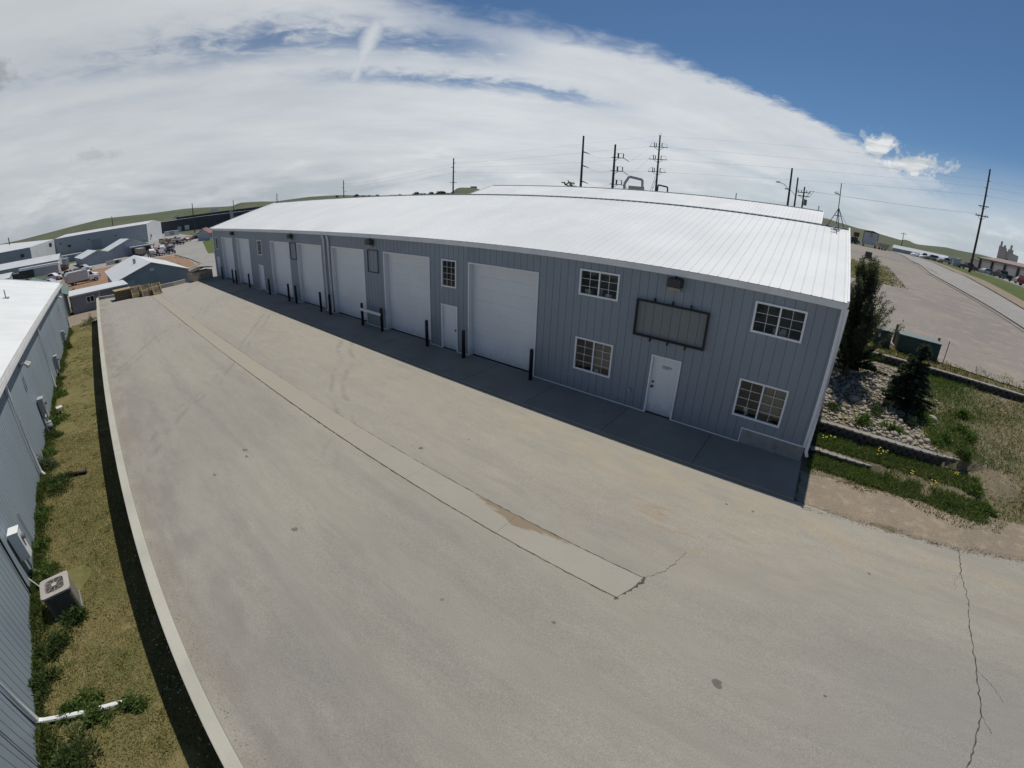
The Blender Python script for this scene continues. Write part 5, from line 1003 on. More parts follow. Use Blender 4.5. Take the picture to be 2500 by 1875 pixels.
def shed(name, lab, x0, y0, z0, rz, L, Wd, H, Hr, wm, rm, cat='building', parts=(), group=None, ov=.3, rt=.12):
    """gabled shed: local x along the ridge (length L), y across (width 2*Wd); its west end has x=0"""
    t = thing(name, lab, cat, (x0, y0, z0), rz, group)
    MB().prism([(-Wd, 0), (Wd, 0), (Wd, H), (0, Hr), (-Wd, H)], 0, L, lambda x, y, z: (y, x, z)).build('wall', wm, t)
    rf = MB(); s_ = (Hr - H) / Wd
    for sg in (-1, 1): rf.prism([(0, Hr + .005), (sg * (Wd + ov), H - ov * s_ + .005), (sg * (Wd + ov), H - ov * s_ + rt), (0, Hr + rt)], -ov, L + ov, lambda x, y, z: (y, x, z))
    rf.build('roof', rm, t)
    for nm, m_, bxs in parts: MB().box(*bxs).build(nm, m_, t)
    return t
shed('blue_roofed_shed', 'long low shed with pale blue roof beyond the road', 50, 290, 5.5, -.35, 30, 5, 2.2, 3.8, 'wall_greyd', 'roof_blue'); shed('far_grey_shed', 'grey shed at the right end of the blue-roofed shed', 33, 230, 5.3, -.2, 22, 5, 2.0, 3.4, 'wall_grey', 'wall_grey')
# building with garage bays and block tower
bx0, by0 = 44.0, 132.0; rzb = -1.10
t = thing('bay_building', 'long tan building with garage bays and dark posts beyond the road', 'building', (bx0, by0, T(bx0, by0) + .05), rzb)
MB().box(0, 60, 0, 14, 0, 3.6).build('wall', 'wall_brown', t); MB().prism([(-.5, 3.601), (14.5, 3.601), (14.5, 3.9), (7, 5.0), (-.5, 3.95)], -.6, 60.5, lambda x, y, z: (y, x, z)).build('roof', 'roof_brown', t)
for i in range(12):
    MB().box(1.2 + i * 4.6, 4.4 + i * 4.6, -.06, -.001, .05, 3.0).build('bay_door', 'bay_door', t)
    MB().box(.3 + i * 4.6, .65 + i * 4.6, -.5, -.065, 0, 3.6).build('post', 'pt_dark', t)
MB().box(-6.5, -.05, 2.5, 8, 0, 3.2).build('side_wing', 'wall_tan', t); MB().box(-6.8, .25, 2.0, 8.5, 3.201, 3.45).build('wing_roof', 'roof_pale', t)
D0 = 175.; c0 = dirv(19.75, D0)
t = thing('block_tower', 'tan concrete block tower with three stacks behind the bay building', 'tower', (c0[0], c0[1], 5.7), -R(19.75)); zz = lambda el_: elz(el_, D0) - 5.7
wq = D0 * math.tan(R(1))
MB().prism([(-.95 * wq, 0), (1.05 * wq, 0), (1.05 * wq, zz(2.06)), (0, zz(2.30)), (-.95 * wq, zz(2.40))], -2.5, 2.5).build('wall', 'wall_tan', t)
MB().prism([(-1.0 * wq, zz(.9)), (-.20 * wq, zz(.9)), (-.20 * wq, zz(2.50)), (-.35 * wq, zz(2.62)), (-1.0 * wq, zz(2.70))], -3.2, -2.51).build('stair_block', 'wall_brown', t)
for a_, e0, e1, w_ in ((-.82, 2.69, 3.14, .10), (-.45, 2.60, 2.82, .11), (.18, 2.55, 3.0, .11)): MB().cyl((a_ * wq, -1 if a_ > 0 else -2.8, zz(e0)), (a_ * wq, -1 if a_ > 0 else -2.8, zz(e1)), w_ * wq, 12).build('stack', 'wall_tan' if a_ > 0 else 'wall_greyd', t)
MB().box(-.08 * wq, .46 * wq, -1.8, 1.5, zz(2.2), zz(2.55)).build('head_block', 'wall_tan', t); MB().box(-.02 * wq, .08 * wq, -2.56, -2.501, zz(1.45), zz(1.6)).build('window', 'pt_dark', t)
tag(MB().box(-1.0, 1.0, -.9, .9, 0, 2.1).box(-1.05, 1.05, -.95, .95, 2.101, 2.18).build('pale_cabinet', 'wall_grey', None, False, (36.0, 126, T(36, 126) + .1)), 'pale box cabinet at the left end of the bay building', 'cabinet')
vehicle('pickup', 'dark flat pickup behind the tall wooden pole', 'pt_purple', 36.5, 116, .3, 'vehicles beyond the road')

# ------------------------------------------------------------------ poles and lines
def span(a_, b_, sag, r0, lab, group='overhead wires', n=14):
    a_, b_ = np.array(a_, float), np.array(b_, float); P = [a_ + (b_ - a_) * u - np.array((0, 0, 4 * sag * u * (1 - u))) for u in np.linspace(0, 1, n)]
    tag(MB().tube(P, r0 * .55, 4, False).build('power_line', 'wire'), lab, 'wire', group)
def pole(name, lab, x0, y0, z0, ztop, r0, mat, group='utility poles'):
    t = thing(name, lab, 'utility pole', (x0, y0, z0), 0, group); MB().tube([(0, 0, -1), (0, 0, (ztop - z0) * .5), (0, 0, ztop - z0)], r0, 10, True, r0 * .62).build('pole', mat, t); return t
DP = 128.
def at(az_, d): return dirv(az_, d)
# strain tower with ladders of switch arms (right), switch pole (middle), plain strain pole (left)
x, y = at(-20.76, DP); pC = (x, y); zt = elz(9.4, DP); t = pole('switch_pole', 'tallest steel pole with three tiers of switchgear behind the roofs', x, y, 5, zt, .34, 'pole_steel')
side = np.array((math.cos(R(-20.76)), -math.sin(R(-20.76)))) ; TIER = {}
for i, e in enumerate((7.95, 6.45, 4.92)):
    z0 = elz(e, DP) - 5; b = MB(); L0, L1 = -2.6, 2.3
    b.bar((side[0] * L0, side[1] * L0, z0), (side[0] * L1, side[1] * L1, z0 + .15), .16); b.bar((0, 0, z0 - .9), (side[0] * -1.4, side[1] * -1.4, z0), .10); b.bar((0, 0, z0 - .9), (side[0] * 1.2, side[1] * 1.2, z0), .10); b.build('cross_arm', 'pole_steel', t)
    for u, h in ((-1.35, 1.25), (-.85, 1.1), (.7, 1.2)):
        MB().cyl((side[0] * u, side[1] * u, z0 + .09), (side[0] * u, side[1] * u, z0 + h), .13, 8).build('insulator', 'insul', t)
    MB().tube([(side[0] * L0, side[1] * L0, z0), (side[0] * (L0 + .45), side[1] * (L0 + .45), z0 + .95), (side[0] * -1.35, side[1] * -1.35, z0 + 1.25)], .03, 4).build('jumper', 'wire', t); MB().tube([(side[0] * L1, side[1] * L1, z0 + .15), (side[0] * (L1 - .45), side[1] * (L1 - .45), z0 + 1.0), (side[0] * .7, side[1] * .7, z0 + 1.2)], .03, 4).build('jumper', 'wire', t)
    TIER[i] = ((x + side[0] * L0, y + side[1] * L0, z0 + 5), (x + side[0] * L1, y + side[1] * L1, z0 + 5.15))
MB().bar((-.3, 0, zt - 5), (-.3, 0, zt - 4.4), .06).bar((.3, 0, zt - 5), (.3, 0, zt - 4.3), .06).bar((-.35, 0, zt - 5.02), (.35, 0, zt - 5.02), .06).build('top_bracket', 'galv', t)
b = MB(); z1 = elz(4.4, DP) - 5
for u in (-1.0, -.55): b.cyl((side[0] * (u - 2.6), side[1] * (u - 2.6), -1), (side[0] * (u + .55), side[1] * (u + .55), z1), .05, 5)
for j in range(8): f = j / 8.; b.cyl((side[0] * (-3.6 + 3.15 * f), side[1] * (-3.6 + 3.15 * f), -1 + (z1 + 1) * f), (side[0] * (-3.15 + 3.15 * f), side[1] * (-3.15 + 3.15 * f), -1 + (z1 + 1) * f), .03, 4)
b.build('stay_ladder', 'pole_steel', t)
x, y = at(-26.12, DP); pB = (x, y); t = pole('switch_pole', 'middle steel pole with three square switch brackets on its right side', x, y, 5, elz(7.9, DP), .42, 'pole_steel'); side = np.array((math.cos(R(-26.1)), -math.sin(R(-26.1)))); TB = {}
for i, e in enumerate((6.3, 4.66, 3.0)):
    z0 = elz(e, DP) - 5; L0, L1 = -.85, 2.55; MB().bar((side[0] * L0, side[1] * L0, z0), (side[0] * L1, side[1] * L1, z0), .18).bar((0, 0, z0 - .95), (side[0] * 1.5, side[1] * 1.5, z0), .12).build('cross_arm', 'pole_steel', t)
    MB().bar((side[0] * .4, side[1] * .4, z0 + 1.25), (side[0] * 2.4, side[1] * 2.4, z0 + 1.25), .07).build('switch_bar', 'pole_steel', t)
    for u, w_ in ((1.0, .24), (2.4, .15)): MB().cyl((side[0] * u, side[1] * u, z0 + .1), (side[0] * u, side[1] * u, z0 + 1.24), w_, 8).build('insulator', 'insul', t)
    MB().cyl((side[0] * L1, side[1] * L1, z0), (side[0] * 4.0, side[1] * 4.0, z0 - .85), .09, 6).build('strain_insulator', 'insul', t)
    TB[i] = ((x + side[0] * L0, y + side[1] * L0, z0 + 5), (x + side[0] * 4.0, y + side[1] * 4.0, z0 + 4.15))
x, y = at(-30.07, DP); t = pole('strain_pole', 'plain steel pole with three slanted insulators left of the switch poles', x, y, 5, elz(8.7, DP), .40, 'pole_steel'); side = np.array((math.cos(R(-30)), -math.sin(R(-30))))
for i, e in enumerate((6.75, 5.05, 3.1)):
    z0 = elz(e, DP) - 5; MB().cyl((side[0] * .2, side[1] * .2, z0), (side[0] * 1.1, side[1] * 1.1, z0 - .25), .16, 8).cyl((side[0] * 1.1, side[1] * 1.1, z0 - .25), (side[0] * 1.9, side[1] * 1.9, z0 - .6), .10, 8).build('insulator', 'insul', t)
    span((x + side[0] * 1.9, y + side[1] * 1.9, z0 + 4.4), TB[i][0], .8, .028, 'wire from the plain steel pole to the %s bracket of the middle pole' % ('top', 'middle', 'lowest')[i])
x, y = at(-45.95, 200); pq = (x, y); ztq = elz(5.33, 200); t = pole('utility_pole', 'dark pole with short arms left of the second roof', x, y, 3, ztq, .40, 'pole_wood'); side = np.array((math.cos(R(-46)), -math.sin(R(-46))))
AQ = []
for e, u in ((4.75, 1.0), (4.2, -1.0), (3.65, 1.0)): z0 = elz(e, 200) - 3; MB().cyl((0, 0, z0), (side[0] * u, side[1] * u, z0), .12, 6).build('insulator_arm', 'insul', t); AQ.append((x + side[0] * u, y + side[1] * u, z0 + 3))
z0 = elz(2.33, 200) - 3; MB().bar((side[0] * -1.6, side[1] * -1.6, z0), (side[0] * 1.6, side[1] * 1.6, z0), .16).build('cross_arm', 'pole_wood', t)
for i in range(3): span(AQ[i], TIER[i][0], 1.2, .03, 'long wire from the dark pole to the %s tier of the tallest pole' % ('top', 'middle', 'lowest')[i])
x, y = at(-59.38, 330); p2_ = (x, y); zt2 = elz(2.74, 330); t = pole('utility_pole', 'dark pole with side pins above the middle of the long roof', x, y, -3, zt2, .42, 'pole_wood'); side = np.array((math.cos(R(-59)), -math.sin(R(-59)))); A2 = []
for e, u in ((2.3, 1.3), (1.85, -1.3), (1.4, 1.3)): z0 = elz(e, 330); MB().cyl((0, 0, z0 + 3), (side[0] * u, side[1] * u, z0 + 3), .14, 6).build('insulator_arm', 'insul', t); A2.append((x + side[0] * u, y + side[1] * u, z0))
for i in range(3): span(A2[i], AQ[i], 1.5, .035, 'far wire running %s between the two dark poles over the long roof' % ('highest', 'in the middle', 'lowest')[i])
x, y = at(-67.36, 470); t = pole('utility_pole', 'small dark pole at the far left end of the roof ridge', x, y, -5, elz(1.56, 470), .45, 'pole_wood'); side = np.array((math.cos(R(-67)), -math.sin(R(-67))))
for e, u in ((1.25, 1.6), (.9, -1.6)): MB().cyl((0, 0, elz(e, 470) + 5), (side[0] * u, side[1] * u, elz(e, 470) + 5), .16, 6).build('insulator_arm', 'insul', t)
for az_, e, d, lab in ((-72.45, 1.15, 420, 'bare pole rising just left of the long roof'), (-77.1, 1.22, 330, 'bare tall pole before the dark low building'), (-85.88, .84, 420, 'bare pole behind the big grey building'), (-96.3, .28, 300, 'bare pole behind the leftmost roof')):
    x, y = at(az_, d); pole('utility_pole', lab, x, y, T(x, y), elz(e, d), .38, 'pole_wood')
# pole by the road and its lines
t = pole('roadside_pole', 'tall wooden pole on the grass verge beyond the road', 27.38, 82.8, 5.5, 24.36, .24, 'pole_wood'); AR = []
for z0, u in ((22.2, .35), (21.0, -.35), (19.6, .35)): MB().cyl((0, 0, z0 - 5.5), (u, u * -.3, z0 - 5.5), .07, 6).build('insulator_arm', 'insul', t); AR.append((27.38 + u, 82.8 - u * .3, z0))
MB().bar((-.9, .25, 12.2), (.9, -.25, 12.2), .14).bar((0, 0, 11.5), (.6, -.2, 12.15), .06).bar((0, 0, 11.5), (-.6, .2, 12.15), .06).build('cross_arm', 'pole_wood', t)
MB().bar((-1.1, .3, 10.45), (1.15, -.3, 10.45), .16).bar((0, 0, 9.6), (.7, -.2, 10.4), .06).bar((0, 0, 9.6), (-.7, .2, 10.4), .06).build('cross_arm', 'pole_wood', t)
for u in (-1.0, -.5, .6, 1.0):
    MB().cyl((u, -u * .28, 10.54), (u, -u * .28, 10.8), .05, 6).build('insulator', 'insul', t)
for i in range(3): span(TIER[i][1], AR[i], .9, .024, 'wire from the %s tier of the tallest pole to the roadside pole' % ('top', 'middle', 'lowest')[i]); span(AR[i], (75 + i, 40, AR[i][2] - 1.2), .8, .022, 'wire leaving the roadside pole to the right, %s' % ('highest', 'middle one', 'lowest')[i])
span((*pC, elz(9.3, DP)), (27.38, 82.8, 24.2), .8, .018, 'thin top wire between the tallest pole and the roadside pole'); span((*pq, ztq), (*pC, elz(9.3, DP)), 1., .018, 'thin top wire between the dark pole and the tallest pole')
for i in range(2): span(TB[i][1], TIER[i][0], .4, .02, 'short wire from the %s bracket to the tallest pole' % ('top', 'middle')[i])
# street lights and transformer pole behind the second roof
for az_, e, d, ea, aa, lab in ((-4.8, 7.14, 70, 5.34, -6.18, 'taller dark pole with street light arm behind the roofs'), (-4.0, 6.16, 84, 4.67, -5.14, 'shorter dark pole with street light arm just right of the taller one')):
    x, y = at(az_, d); t = pole('street_light', lab, x, y, 4, elz(e, d), .20, 'pole_wood'); t['category'] = 'street light'; xa, ya = at(aa, d); za = elz(ea, d)
    MB().tube([(0, 0, za - 5.0), ((xa - x) * .5, (ya - y) * .5, za - 4.2), (xa - x, ya - y, za - 4)], .045, 6).build('arm', 'galv', t); MB().box(xa - x - .35, xa - x + .25, ya - y - .1, ya - y + .1, za - 4.08, za - 3.9).build('lamp_head', 'galv', t)
x, y = at(-3.1, 76); t = pole('transformer_pole', 'short pole with transformer and wiring loops behind the roof end', x, y, 4, elz(5.2, 76), .17, 'pole_wood'); z0 = elz(4.5, 76) - 4
MB().bar((-1.0, 0, z0), (1.0, 0, z0 + .1), .12).bar((-.9, 0, z0 - .5), (.9, 0, z0 - .5), .12).build('cross_arm', 'pole_wood', t); MB().cyl((.4, -.1, z0 - 1.9), (.4, -.1, z0 - 1.0), .25, 10).build('transformer', 'meter_dark', t)
for u in (-.9, -.4, .4, .9): MB().cyl((u, 0, z0 + .06), (u, 0, z0 + .4), .06, 6).build('insulator', 'insul', t)
MB().tube([(-.8, 0, z0 - .5), (.2, -.3, z0 - 1.0), (.5, -.2, z0 - .6), (.9, 0, z0 + .2)], .035, 5).tube([(.9, 0, z0 + .3), (1.5, 0, z0 + .5), (.9, 0, z0 - .5)], .03, 5).build('wiring', 'wire', t)
for u, zz_ in ((-.9, .4), (.9, .4)): span((x + u, y, z0 + 4 + zz_), (27.38 + u, 82.8 - u * .28, 5.5 + 10.8), .5, .018, 'low wire from the transformer pole, %s one' % ('nearer' if u < 0 else 'farther'))
x, y = 38.9, 246; t = pole('utility_pole', 'small pole with a single cross arm far beyond the gravel lot', x, y, 5.8, 16.0, .22, 'pole_wood'); MB().bar((-1.6, 0, 9.4), (1.6, 0, 9.4), .22).build('cross_arm', 'pole_wood', t)
# steel portal frames behind the second roof
def portal(lab, pts, d, w_):
    Q = [np.array((*at(a_, d), elz(e, d))) for a_, e in pts]; c = Q[0].copy(); c[2] = 4; t = thing('portal_frame', lab, 'steel frame', tuple(c), 0, 'steel portal frames')
    Q[0][2] = Q[-1][2] = 3.5
    for p, q in zip(Q[:-1], Q[1:]): MB().bar(p - c, q - c, w_, w_ * 1.3, (.35, -.9, 0)).build('beam', 'galv' if w_ > .3 else 'pole_steel', t)
    return t
t = portal('large bent steel portal frame between the switch poles', [(-24.6, 2.6), (-24.66, 3.2), (-24.15, 4.08), (-22.5, 3.83), (-22.15, 2.65)], 74, .38); MB().bar((.5, .3, 6.0), (2.9, 1.1, 6.0), .3, 1.1).build('machine_deck', 'cream', t)
portal('smaller bent steel portal frame right of the tallest pole', [(-20.7, 2.73), (-20.53, 3.38), (-19.35, 3.22), (-19.1, 2.7)], 84, .26)

# ------------------------------------------------------------------ lower ground to the west
patch('street', (-53.0, -.8), (-53.0, 9), (-250, 46), (-250, 14), 60, 10, .06, 'far_pavement'); patch('street', (-250, 14), (-250, 46), (-420, 60), (-420, -10), 20, 6, .06, 'far_pavement')
patch('gravel_lot', (-93, -16), (-96, 5.2), (-152, 13.6), (-150, -14), 24, 16, .09, 'red_gravel', wob=.6); patch('gravel_lot', (-96, 5.2), (-103, 9.5), (-128, 13.2), (-152, 13.6), 16, 6, .09, 'red_gravel', wob=.3)
patch('gravel_lot', (-74.5, -16), (-74.5, -9.3), (-93, -8), (-93, -16), 10, 6, .08, 'red_gravel'); patch('verge', (-70, -16), (-70, -9.3), (-74.4, -9.3), (-74.4, -16), 6, 6, .08, 'rough_grass'); patch('gravel_lot', (-93, -16), (-150, -14), (-150, -24), (-93, -24), 20, 6, .085, 'red_gravel', wob=.5); patch('verge', (-150, -14), (-130, 8), (-200, 12), (-200, -40), 10, 8, .05, 'far_pavement')
patch('verge', (-138, 21), (-138, 32), (-205, 45), (-205, 36), 10, 4, .1, 'verge'); patch('verge', (-112, 20), (-112, 27), (-138, 31), (-138, 22), 8, 4, .1, 'red_gravel')
b = MB()
for (xa, ya), (xb, yb) in (((-152, 14.2), (-128, 13.6)), ((-128, 13.6), (-108, 11.6)), ((-108, 11.6), (-97, 5.6))): b.bar((xa, ya, T(xa, ya) + .14), (xb, yb, T(xb, yb) + .14), .4, .25)
struct(b.build('kerb', 'road_concrete'))
shed('grey_garage', 'grey gabled garage with white roof just below the far end of the yard', -91.4, -4.15, -3.6, 0, 20.4, 5.12, 2.75, 4.50, 'wall_greyd', 'roof_pale', parts=[('door_panel', 'wall_grey', (20.402, 20.44, -3.6, -2.6, .9, 2.6)), ('chimney', 'galv', (12.2, 12.6, -1.6, -1.2, 3.2, 4.85)), ('vent', 'white_paint', (20.401, 20.44, -.3, .3, 3.4, 3.75))], rt=.10)
t = shed('green_roofed_building', 'tan building with dark green roof behind the far corner of the west building', -69, -19.2, -2.15, 0, 9.3, 3.7, 2.35, 4.0, 'wall_tan', 'roof_green', parts=[('crawl_vent', 'pt_dark', (9.301, 9.33, 2.4, 3.0, .2, .8)), ('corner_trim', 'roof_green', (9.302, 9.36, 3.55, 3.72, 0, 2.3))])
t = thing('low_shed', 'low dark grey shed with flat pale roof and white window beyond the retaining wall', 'shed', (-60.3, -12.9, -2.15), .06)
MB().box(-3.4, 0, -2.2, 4.2, -.3, 1.9).build('wall', 'brick_grey', t); MB().box(-3.7, .2, -2.35, 4.35, 1.901, 2.05, lambda x, y, z: (x, y, z - x * .04)).build('roof', 'roof_pale', t)
wf = MB().box(.001, .04, -.55, .35, .9, 1.6).build('window', 'white_paint', t); MB().box(.041, .05, -.48, -.13, .97, 1.53).build('pane', 'car_glass', wf); MB().box(.041, .05, -.07, .28, .97, 1.53).build('pane', 'car_glass', wf)
MB().tube([(.06, .95, 1.85), (.06, .95, .1), (.3, .95, 0)], .05, 6).build('downspout', 'white_paint', t)
shed('blue_grey_house', 'blue-grey gabled house with white roof and open lean-to in the lower lot', -196, 2.6, -5.0, .12, 14, 7.4, 3.1, 6.0, 'wall_greyd', 'roof_pale', parts=[('porch_roof', 'roof_pale', (14.1, 17.2, -.5, 8.2, 2.9, 3.3)), ('porch_post', 'wood_dark', (16.7, 16.9, 0, .25, 0, 2.9)), ('porch_post', 'wood_dark', (16.7, 16.9, 7.5, 7.75, 0, 2.9)), ('porch_back', 'junk_dark', (14.02, 14.08, .5, 7, 0, 2.6))])
shed('grey_garden_shed', 'small grey gabled shed with white roof behind the white van', -187, -9.6, -5.0, .12, 18, 4.7, 2.7, 4.35, 'wall_greyd', 'roof_pale')
shed('white_barn', 'pale grey barn with white roof left of the parked trucks', -190.5, -40, -5.0, 1.42, 21, 4.2, 3.1, 4.7, 'wall_grey', 'roof_pale', parts=[])
shed('leftmost_shed', 'pale shed cut by the left edge of the picture', -160, -41, -5, 1.45, 9, 4, 2.2, 3.2, 'wall_grey', 'roof_pale')
# big grey industrial building with offset wing
t = thing('industrial_building', 'huge grey metal building with white gable end in the lower ground', 'building', (-279, 24, -5.2), 0)
gp = lambda s_, z_: (-.91 * s_, .42 * s_, z_)
MB().q(gp(0, 0), gp(0, 9.7), gp(14.3, 11.1), gp(28.6, 9.8), gp(28.6, 0)).build('gable_wall', 'roof_pale', t)
MB().q((-.91 * 3.5 + .3, .42 * 3.5 + .5, 2.2), (-.91 * 3.5 + .3, .42 * 3.5 + .5, 3.8), (-.91 * 5.6 + .3, .42 * 5.6 + .5, 3.8), (-.91 * 5.6 + .3, .42 * 5.6 + .5, 2.2)).build('window', 'pt_dark', t)
e1 = np.array(dirv(-92.02, 300)); e0 = np.array((-279., 24.)); dv = e1 - e0; z1 = elz(-.62, 300) + 5.2
MB().q((0, 0, 0), (0, 0, 9.7), (dv[0], dv[1], z1), (dv[0], dv[1], 0)).build('long_wall', 'wall_grey', t)
g1 = np.array((-.91 * 14.3, .42 * 14.3))
MB().q((0, 0, 9.75), (dv[0], dv[1], z1 + .05), (dv[0] - 13, dv[1] + 6, z1 + 1.4), (g1[0], g1[1], 11.15)).build('roof', 'roof_pale', t)
dn = np.array((-dv[1], dv[0])) / np.hypot(*dv)
dl = np.hypot(*dv); un = dv / dl
def onwall(u0, u1, za, zb, out=.15):
    a_, c_ = un * u0 - dn * -out * 0, un * u1; o_ = np.array((un[1], -un[0])) * (out if (un[1] > 0) == False else out); o_ = o_ if o_[0] > 0 else -o_
    return MB().q((*(a_ + o_), za), (*(c_ + o_), za), (*(c_ + o_), zb), (*(a_ + o_), zb))
onwall(dl * .50, dl * .60, .3, 5.2).build('bay_door', 'wall_greyd', t); onwall(dl * .83, dl * .862, 3.4, 4.6).build('window', 'pt_dark', t)
for u in (.33, .62, .93): onwall(dl * u, dl * u + .8, 5.5, 6.1).build('wall_lamp', 'pt_dark', t)
E1 = e1 - e0; e2 = np.array(dirv(-94.47, 262)) - e0; e3 = np.array(dirv(-106, 262)) - e0; z2 = elz(-1.0, 262) + 5.2
MB().q((*E1, 0), (*E1, z1), (*e2, z2), (*e2, 0)).build('wing_gable', 'roof_pale', t); MB().q((*e2, 0), (*e2, z2), (*e3, z2), (*e3, 0)).build('wing_wall', 'wall_greyd', t)
MB().q((*e2, z2 + .05), (*E1, z1 + .05), (E1[0] - 8, E1[1] - 30, z1 + 2.0), (*e3, z2 + .05)).build('wing_roof', 'roof_pale', t)
wm = (E1 * .25 + e2 * .75); wm2 = E1 * .12 + e2 * .0
a_ = E1 * .86 + e2 * .14; c_ = E1 * .74 + e2 * .26; MB().q((a_[0] + .4, a_[1] - .0, 5.4), (a_[0] + .4, a_[1], 7.2), (c_[0] + .4, c_[1], 7.2), (c_[0] + .4, c_[1], 5.4)).build('window', 'pt_dark', t)
a_ = e2 * .94 + e3 * .06; c_ = e2 * .91 + e3 * .09; MB().q((a_[0] + .4, a_[1], 3.6), (a_[0] + .4, a_[1], 5.0), (c_[0] + .4, c_[1], 5.0), (c_[0] + .4, c_[1], 3.6)).build('window', 'pt_dark', t)
# long dark buildings behind
def far_block(name, lab, az0, az1, d0, d1, e0_, e1_, wm_, depth=18, roof='roof_pale', parts=()):
    a_, c_ = np.array(dirv(az0, d0)), np.array(dirv(az1, d1)); o_ = np.array((-(c_ - a_)[1], (c_ - a_)[0])); o_ = o_ / np.hypot(*o_) * depth
    if np.dot(o_, a_ - CAM[:2]) < 0: o_ = -o_
    zb = -6.2; t = thing(name, lab, 'building', (*a_, zb)); P = [a_ - a_, c_ - a_, c_ - a_ + o_, o_]; za, zc = elz(e0_, d0) - zb, elz(e1_, d1) - zb; b = MB()
    b.v = [(*p, 0) for p in P] + [(*P[0], za), (*P[1], zc), (*P[2], zc), (*P[3], za)]; b.f = [(0, 1, 5, 4), (1, 2, 6, 5), (2, 3, 7, 6), (3, 0, 4, 7), (4, 5, 6, 7)]; b.build('wall', wm_, t)
    MB().q(*[(*(p * 1.0), z_ + .25) for p, z_ in zip(P, (za, zc, zc, za))]).build('roof', roof, t); u = (c_ - a_); n_ = -o_ / depth
    for u0, u1, za_, zb_, m_ in parts: p, q = u * u0 + n_ * .2, u * u1 + n_ * .2; MB().q((*p, za_), (*q, za_), (*q, zb_), (*p, zb_)).build('bay_door', m_, t)
    return t
far_block('dark_long_building', 'long dark building with two pale bay doors before the green hill', -81.2, -70.0, 400, 400, -.50, -.22, 'wall_dark', parts=[(.20, .235, .5, 4.6, 'wall_grey'), (.27, .315, 1.5, 5.0, 'roof_pale')])
far_block('upper_dark_building', 'upper dark block rising behind the long dark building', -79.0, -66.5, 450, 450, -.16, .25, 'wall_dark', roof='wall_dark')
far_block('pale_stair_block', 'narrow pale tower block against the dark building', -72.95, -72.55, 395, 395, .0, .02, 'wall_tan', 6)
shed('red_roofed_shed', 'grey shed with dull red roof just left of the long warehouse', -214, 46, -5.0, -1.1, 9, 3.8, 3.2, 5.0, 'wall_grey', 'roof_red')
for az_, d, e, w_, lab in ((-79.0, 455, .08, 4, 'small white roof unit left of the bare tall pole'), (-74.75, 455, .38, 6, 'larger white roof unit on the upper dark building')):
    x, y = at(az_, d); tag(MB().box(-2, 2, -w_ / 2, w_ / 2, 0, 2.6).box(-1.5, 1.5, -w_ / 2 - 1.2, -w_ / 2 - .01, 0, 1.6).build('roof_unit', 'white_paint', None, False, (x, y, elz(e, d) - 2.6)), lab, 'roof unit', 'white roof units')
# vehicles and stock in the lower lots
vehicle('van', 'white box van with bonnet parked beside the red gravel', 'pt_white', -113.5, -13.2, .62 + PI / 2 - .35, 'vehicles in the lower lots', None, 'pt_silver')
vehicle('flatbed', 'white cab flatbed truck behind the white box van', 'pt_white', -126, -12.3, .9, 'vehicles in the lower lots'); vehicle('pickup', 'dark pickup beside the white box van', 'pt_dark', -118, -12.2, 1.0, 'vehicles in the lower lots')
t = thing('tank_trailer', 'long pale trailer body parked before the white barn', 'trailer', (-150, -23.5, T(-150, -23) + .1), 1.35)
MB().box(-5.5, 5.0, -1.2, 1.2, 1.1, 3.4).build('body', 'wall_grey', t, False, None, .1); MB().box(-5.6, 5.1, -.9, .9, 3.401, 3.8).build('roof_rack', 'white_paint', t); MB().box(-7.5, -5.6, -1.1, 1.1, .6, 2.8).build('cab', 'pt_dark', t); MB().box(-5.52, -1.6, -1.24, 1.24, 1.2, 3.2).build('side_panel', 'pt_dark', t); wheels(t, (-4.5, 3.2, 4.3), 1.1, 1.3)
for i, (x0, y0, kd, pt, rz, lab) in enumerate([(-160, 11.2, 'suv', 'pt_purple', .1, 'purple-grey car at the front of the row by the red gravel'), (-160, 8.4, 'suv', 'pt_dark', .1, 'dark car beside the purple-grey one'), (-171, 9.8, 'pickup', 'pt_white', .1, 'white pickup behind the dark car'), (-178, 12.0, 'suv', 'pt_red', .1, 'dull red car farther back in the row'), (-183, 15.2, 'pickup', 'pt_silver', .1, 'silver pickup near the back of the row'), (-190, 13.2, 'car', 'pt_white', .1, 'white car at the back of the row'), (-176, 7.2, 'pickup', 'pt_green', .1, 'dark green truck in front of the lean-to house'), (-196, 17.5, 'car', 'pt_silver', .1, 'silver car last in the row'), (-171, 13.4, 'suv', 'pt_dark', .1, 'dark car behind the purple-grey one'), (-186, 19.0, 'pickup', 'pt_dark', .1, 'dark truck by the street')]):
    vehicle(kd, lab, pt, x0, y0, rz, 'row of cars in the lower lot')
t = thing('box_trailer', 'tan box trailer at the head of the car row', 'trailer', (-174, 6.6, T(-174, 6.6) + .1), .1); MB().box(-3, 3, -1.2, 1.2, .7, 2.5).build('body', 'pt_tan', t, False, None, .05); wheels(t, (-1, .2), 1.15, .9)
t = thing('tractor', 'dull red tractor with tall open frame at the right of the car row', 'tractor', (-160, 14.3, T(-160, 14.3) + .1), .1); MB().box(-1, 2.2, -.6, .6, .7, 1.6).build('bonnet', 'pt_purple', t, False, None, .08); MB().box(-1.6, 0, -.9, .9, .8, 2.3).build('cab', 'pt_purple', t)
for a_ in (-.95, .95): MB().bar((-1.4, a_, 2.3), (-1.4, a_, 3.5), .1).bar((0, a_, 2.3), (0, a_, 3.5), .1).bar((-1.4, a_, 3.5), (0, a_, 3.5), .1).build('roll_frame', 'galv', t)
wheels(t, (-.9, 1.6), .95, 1.5)
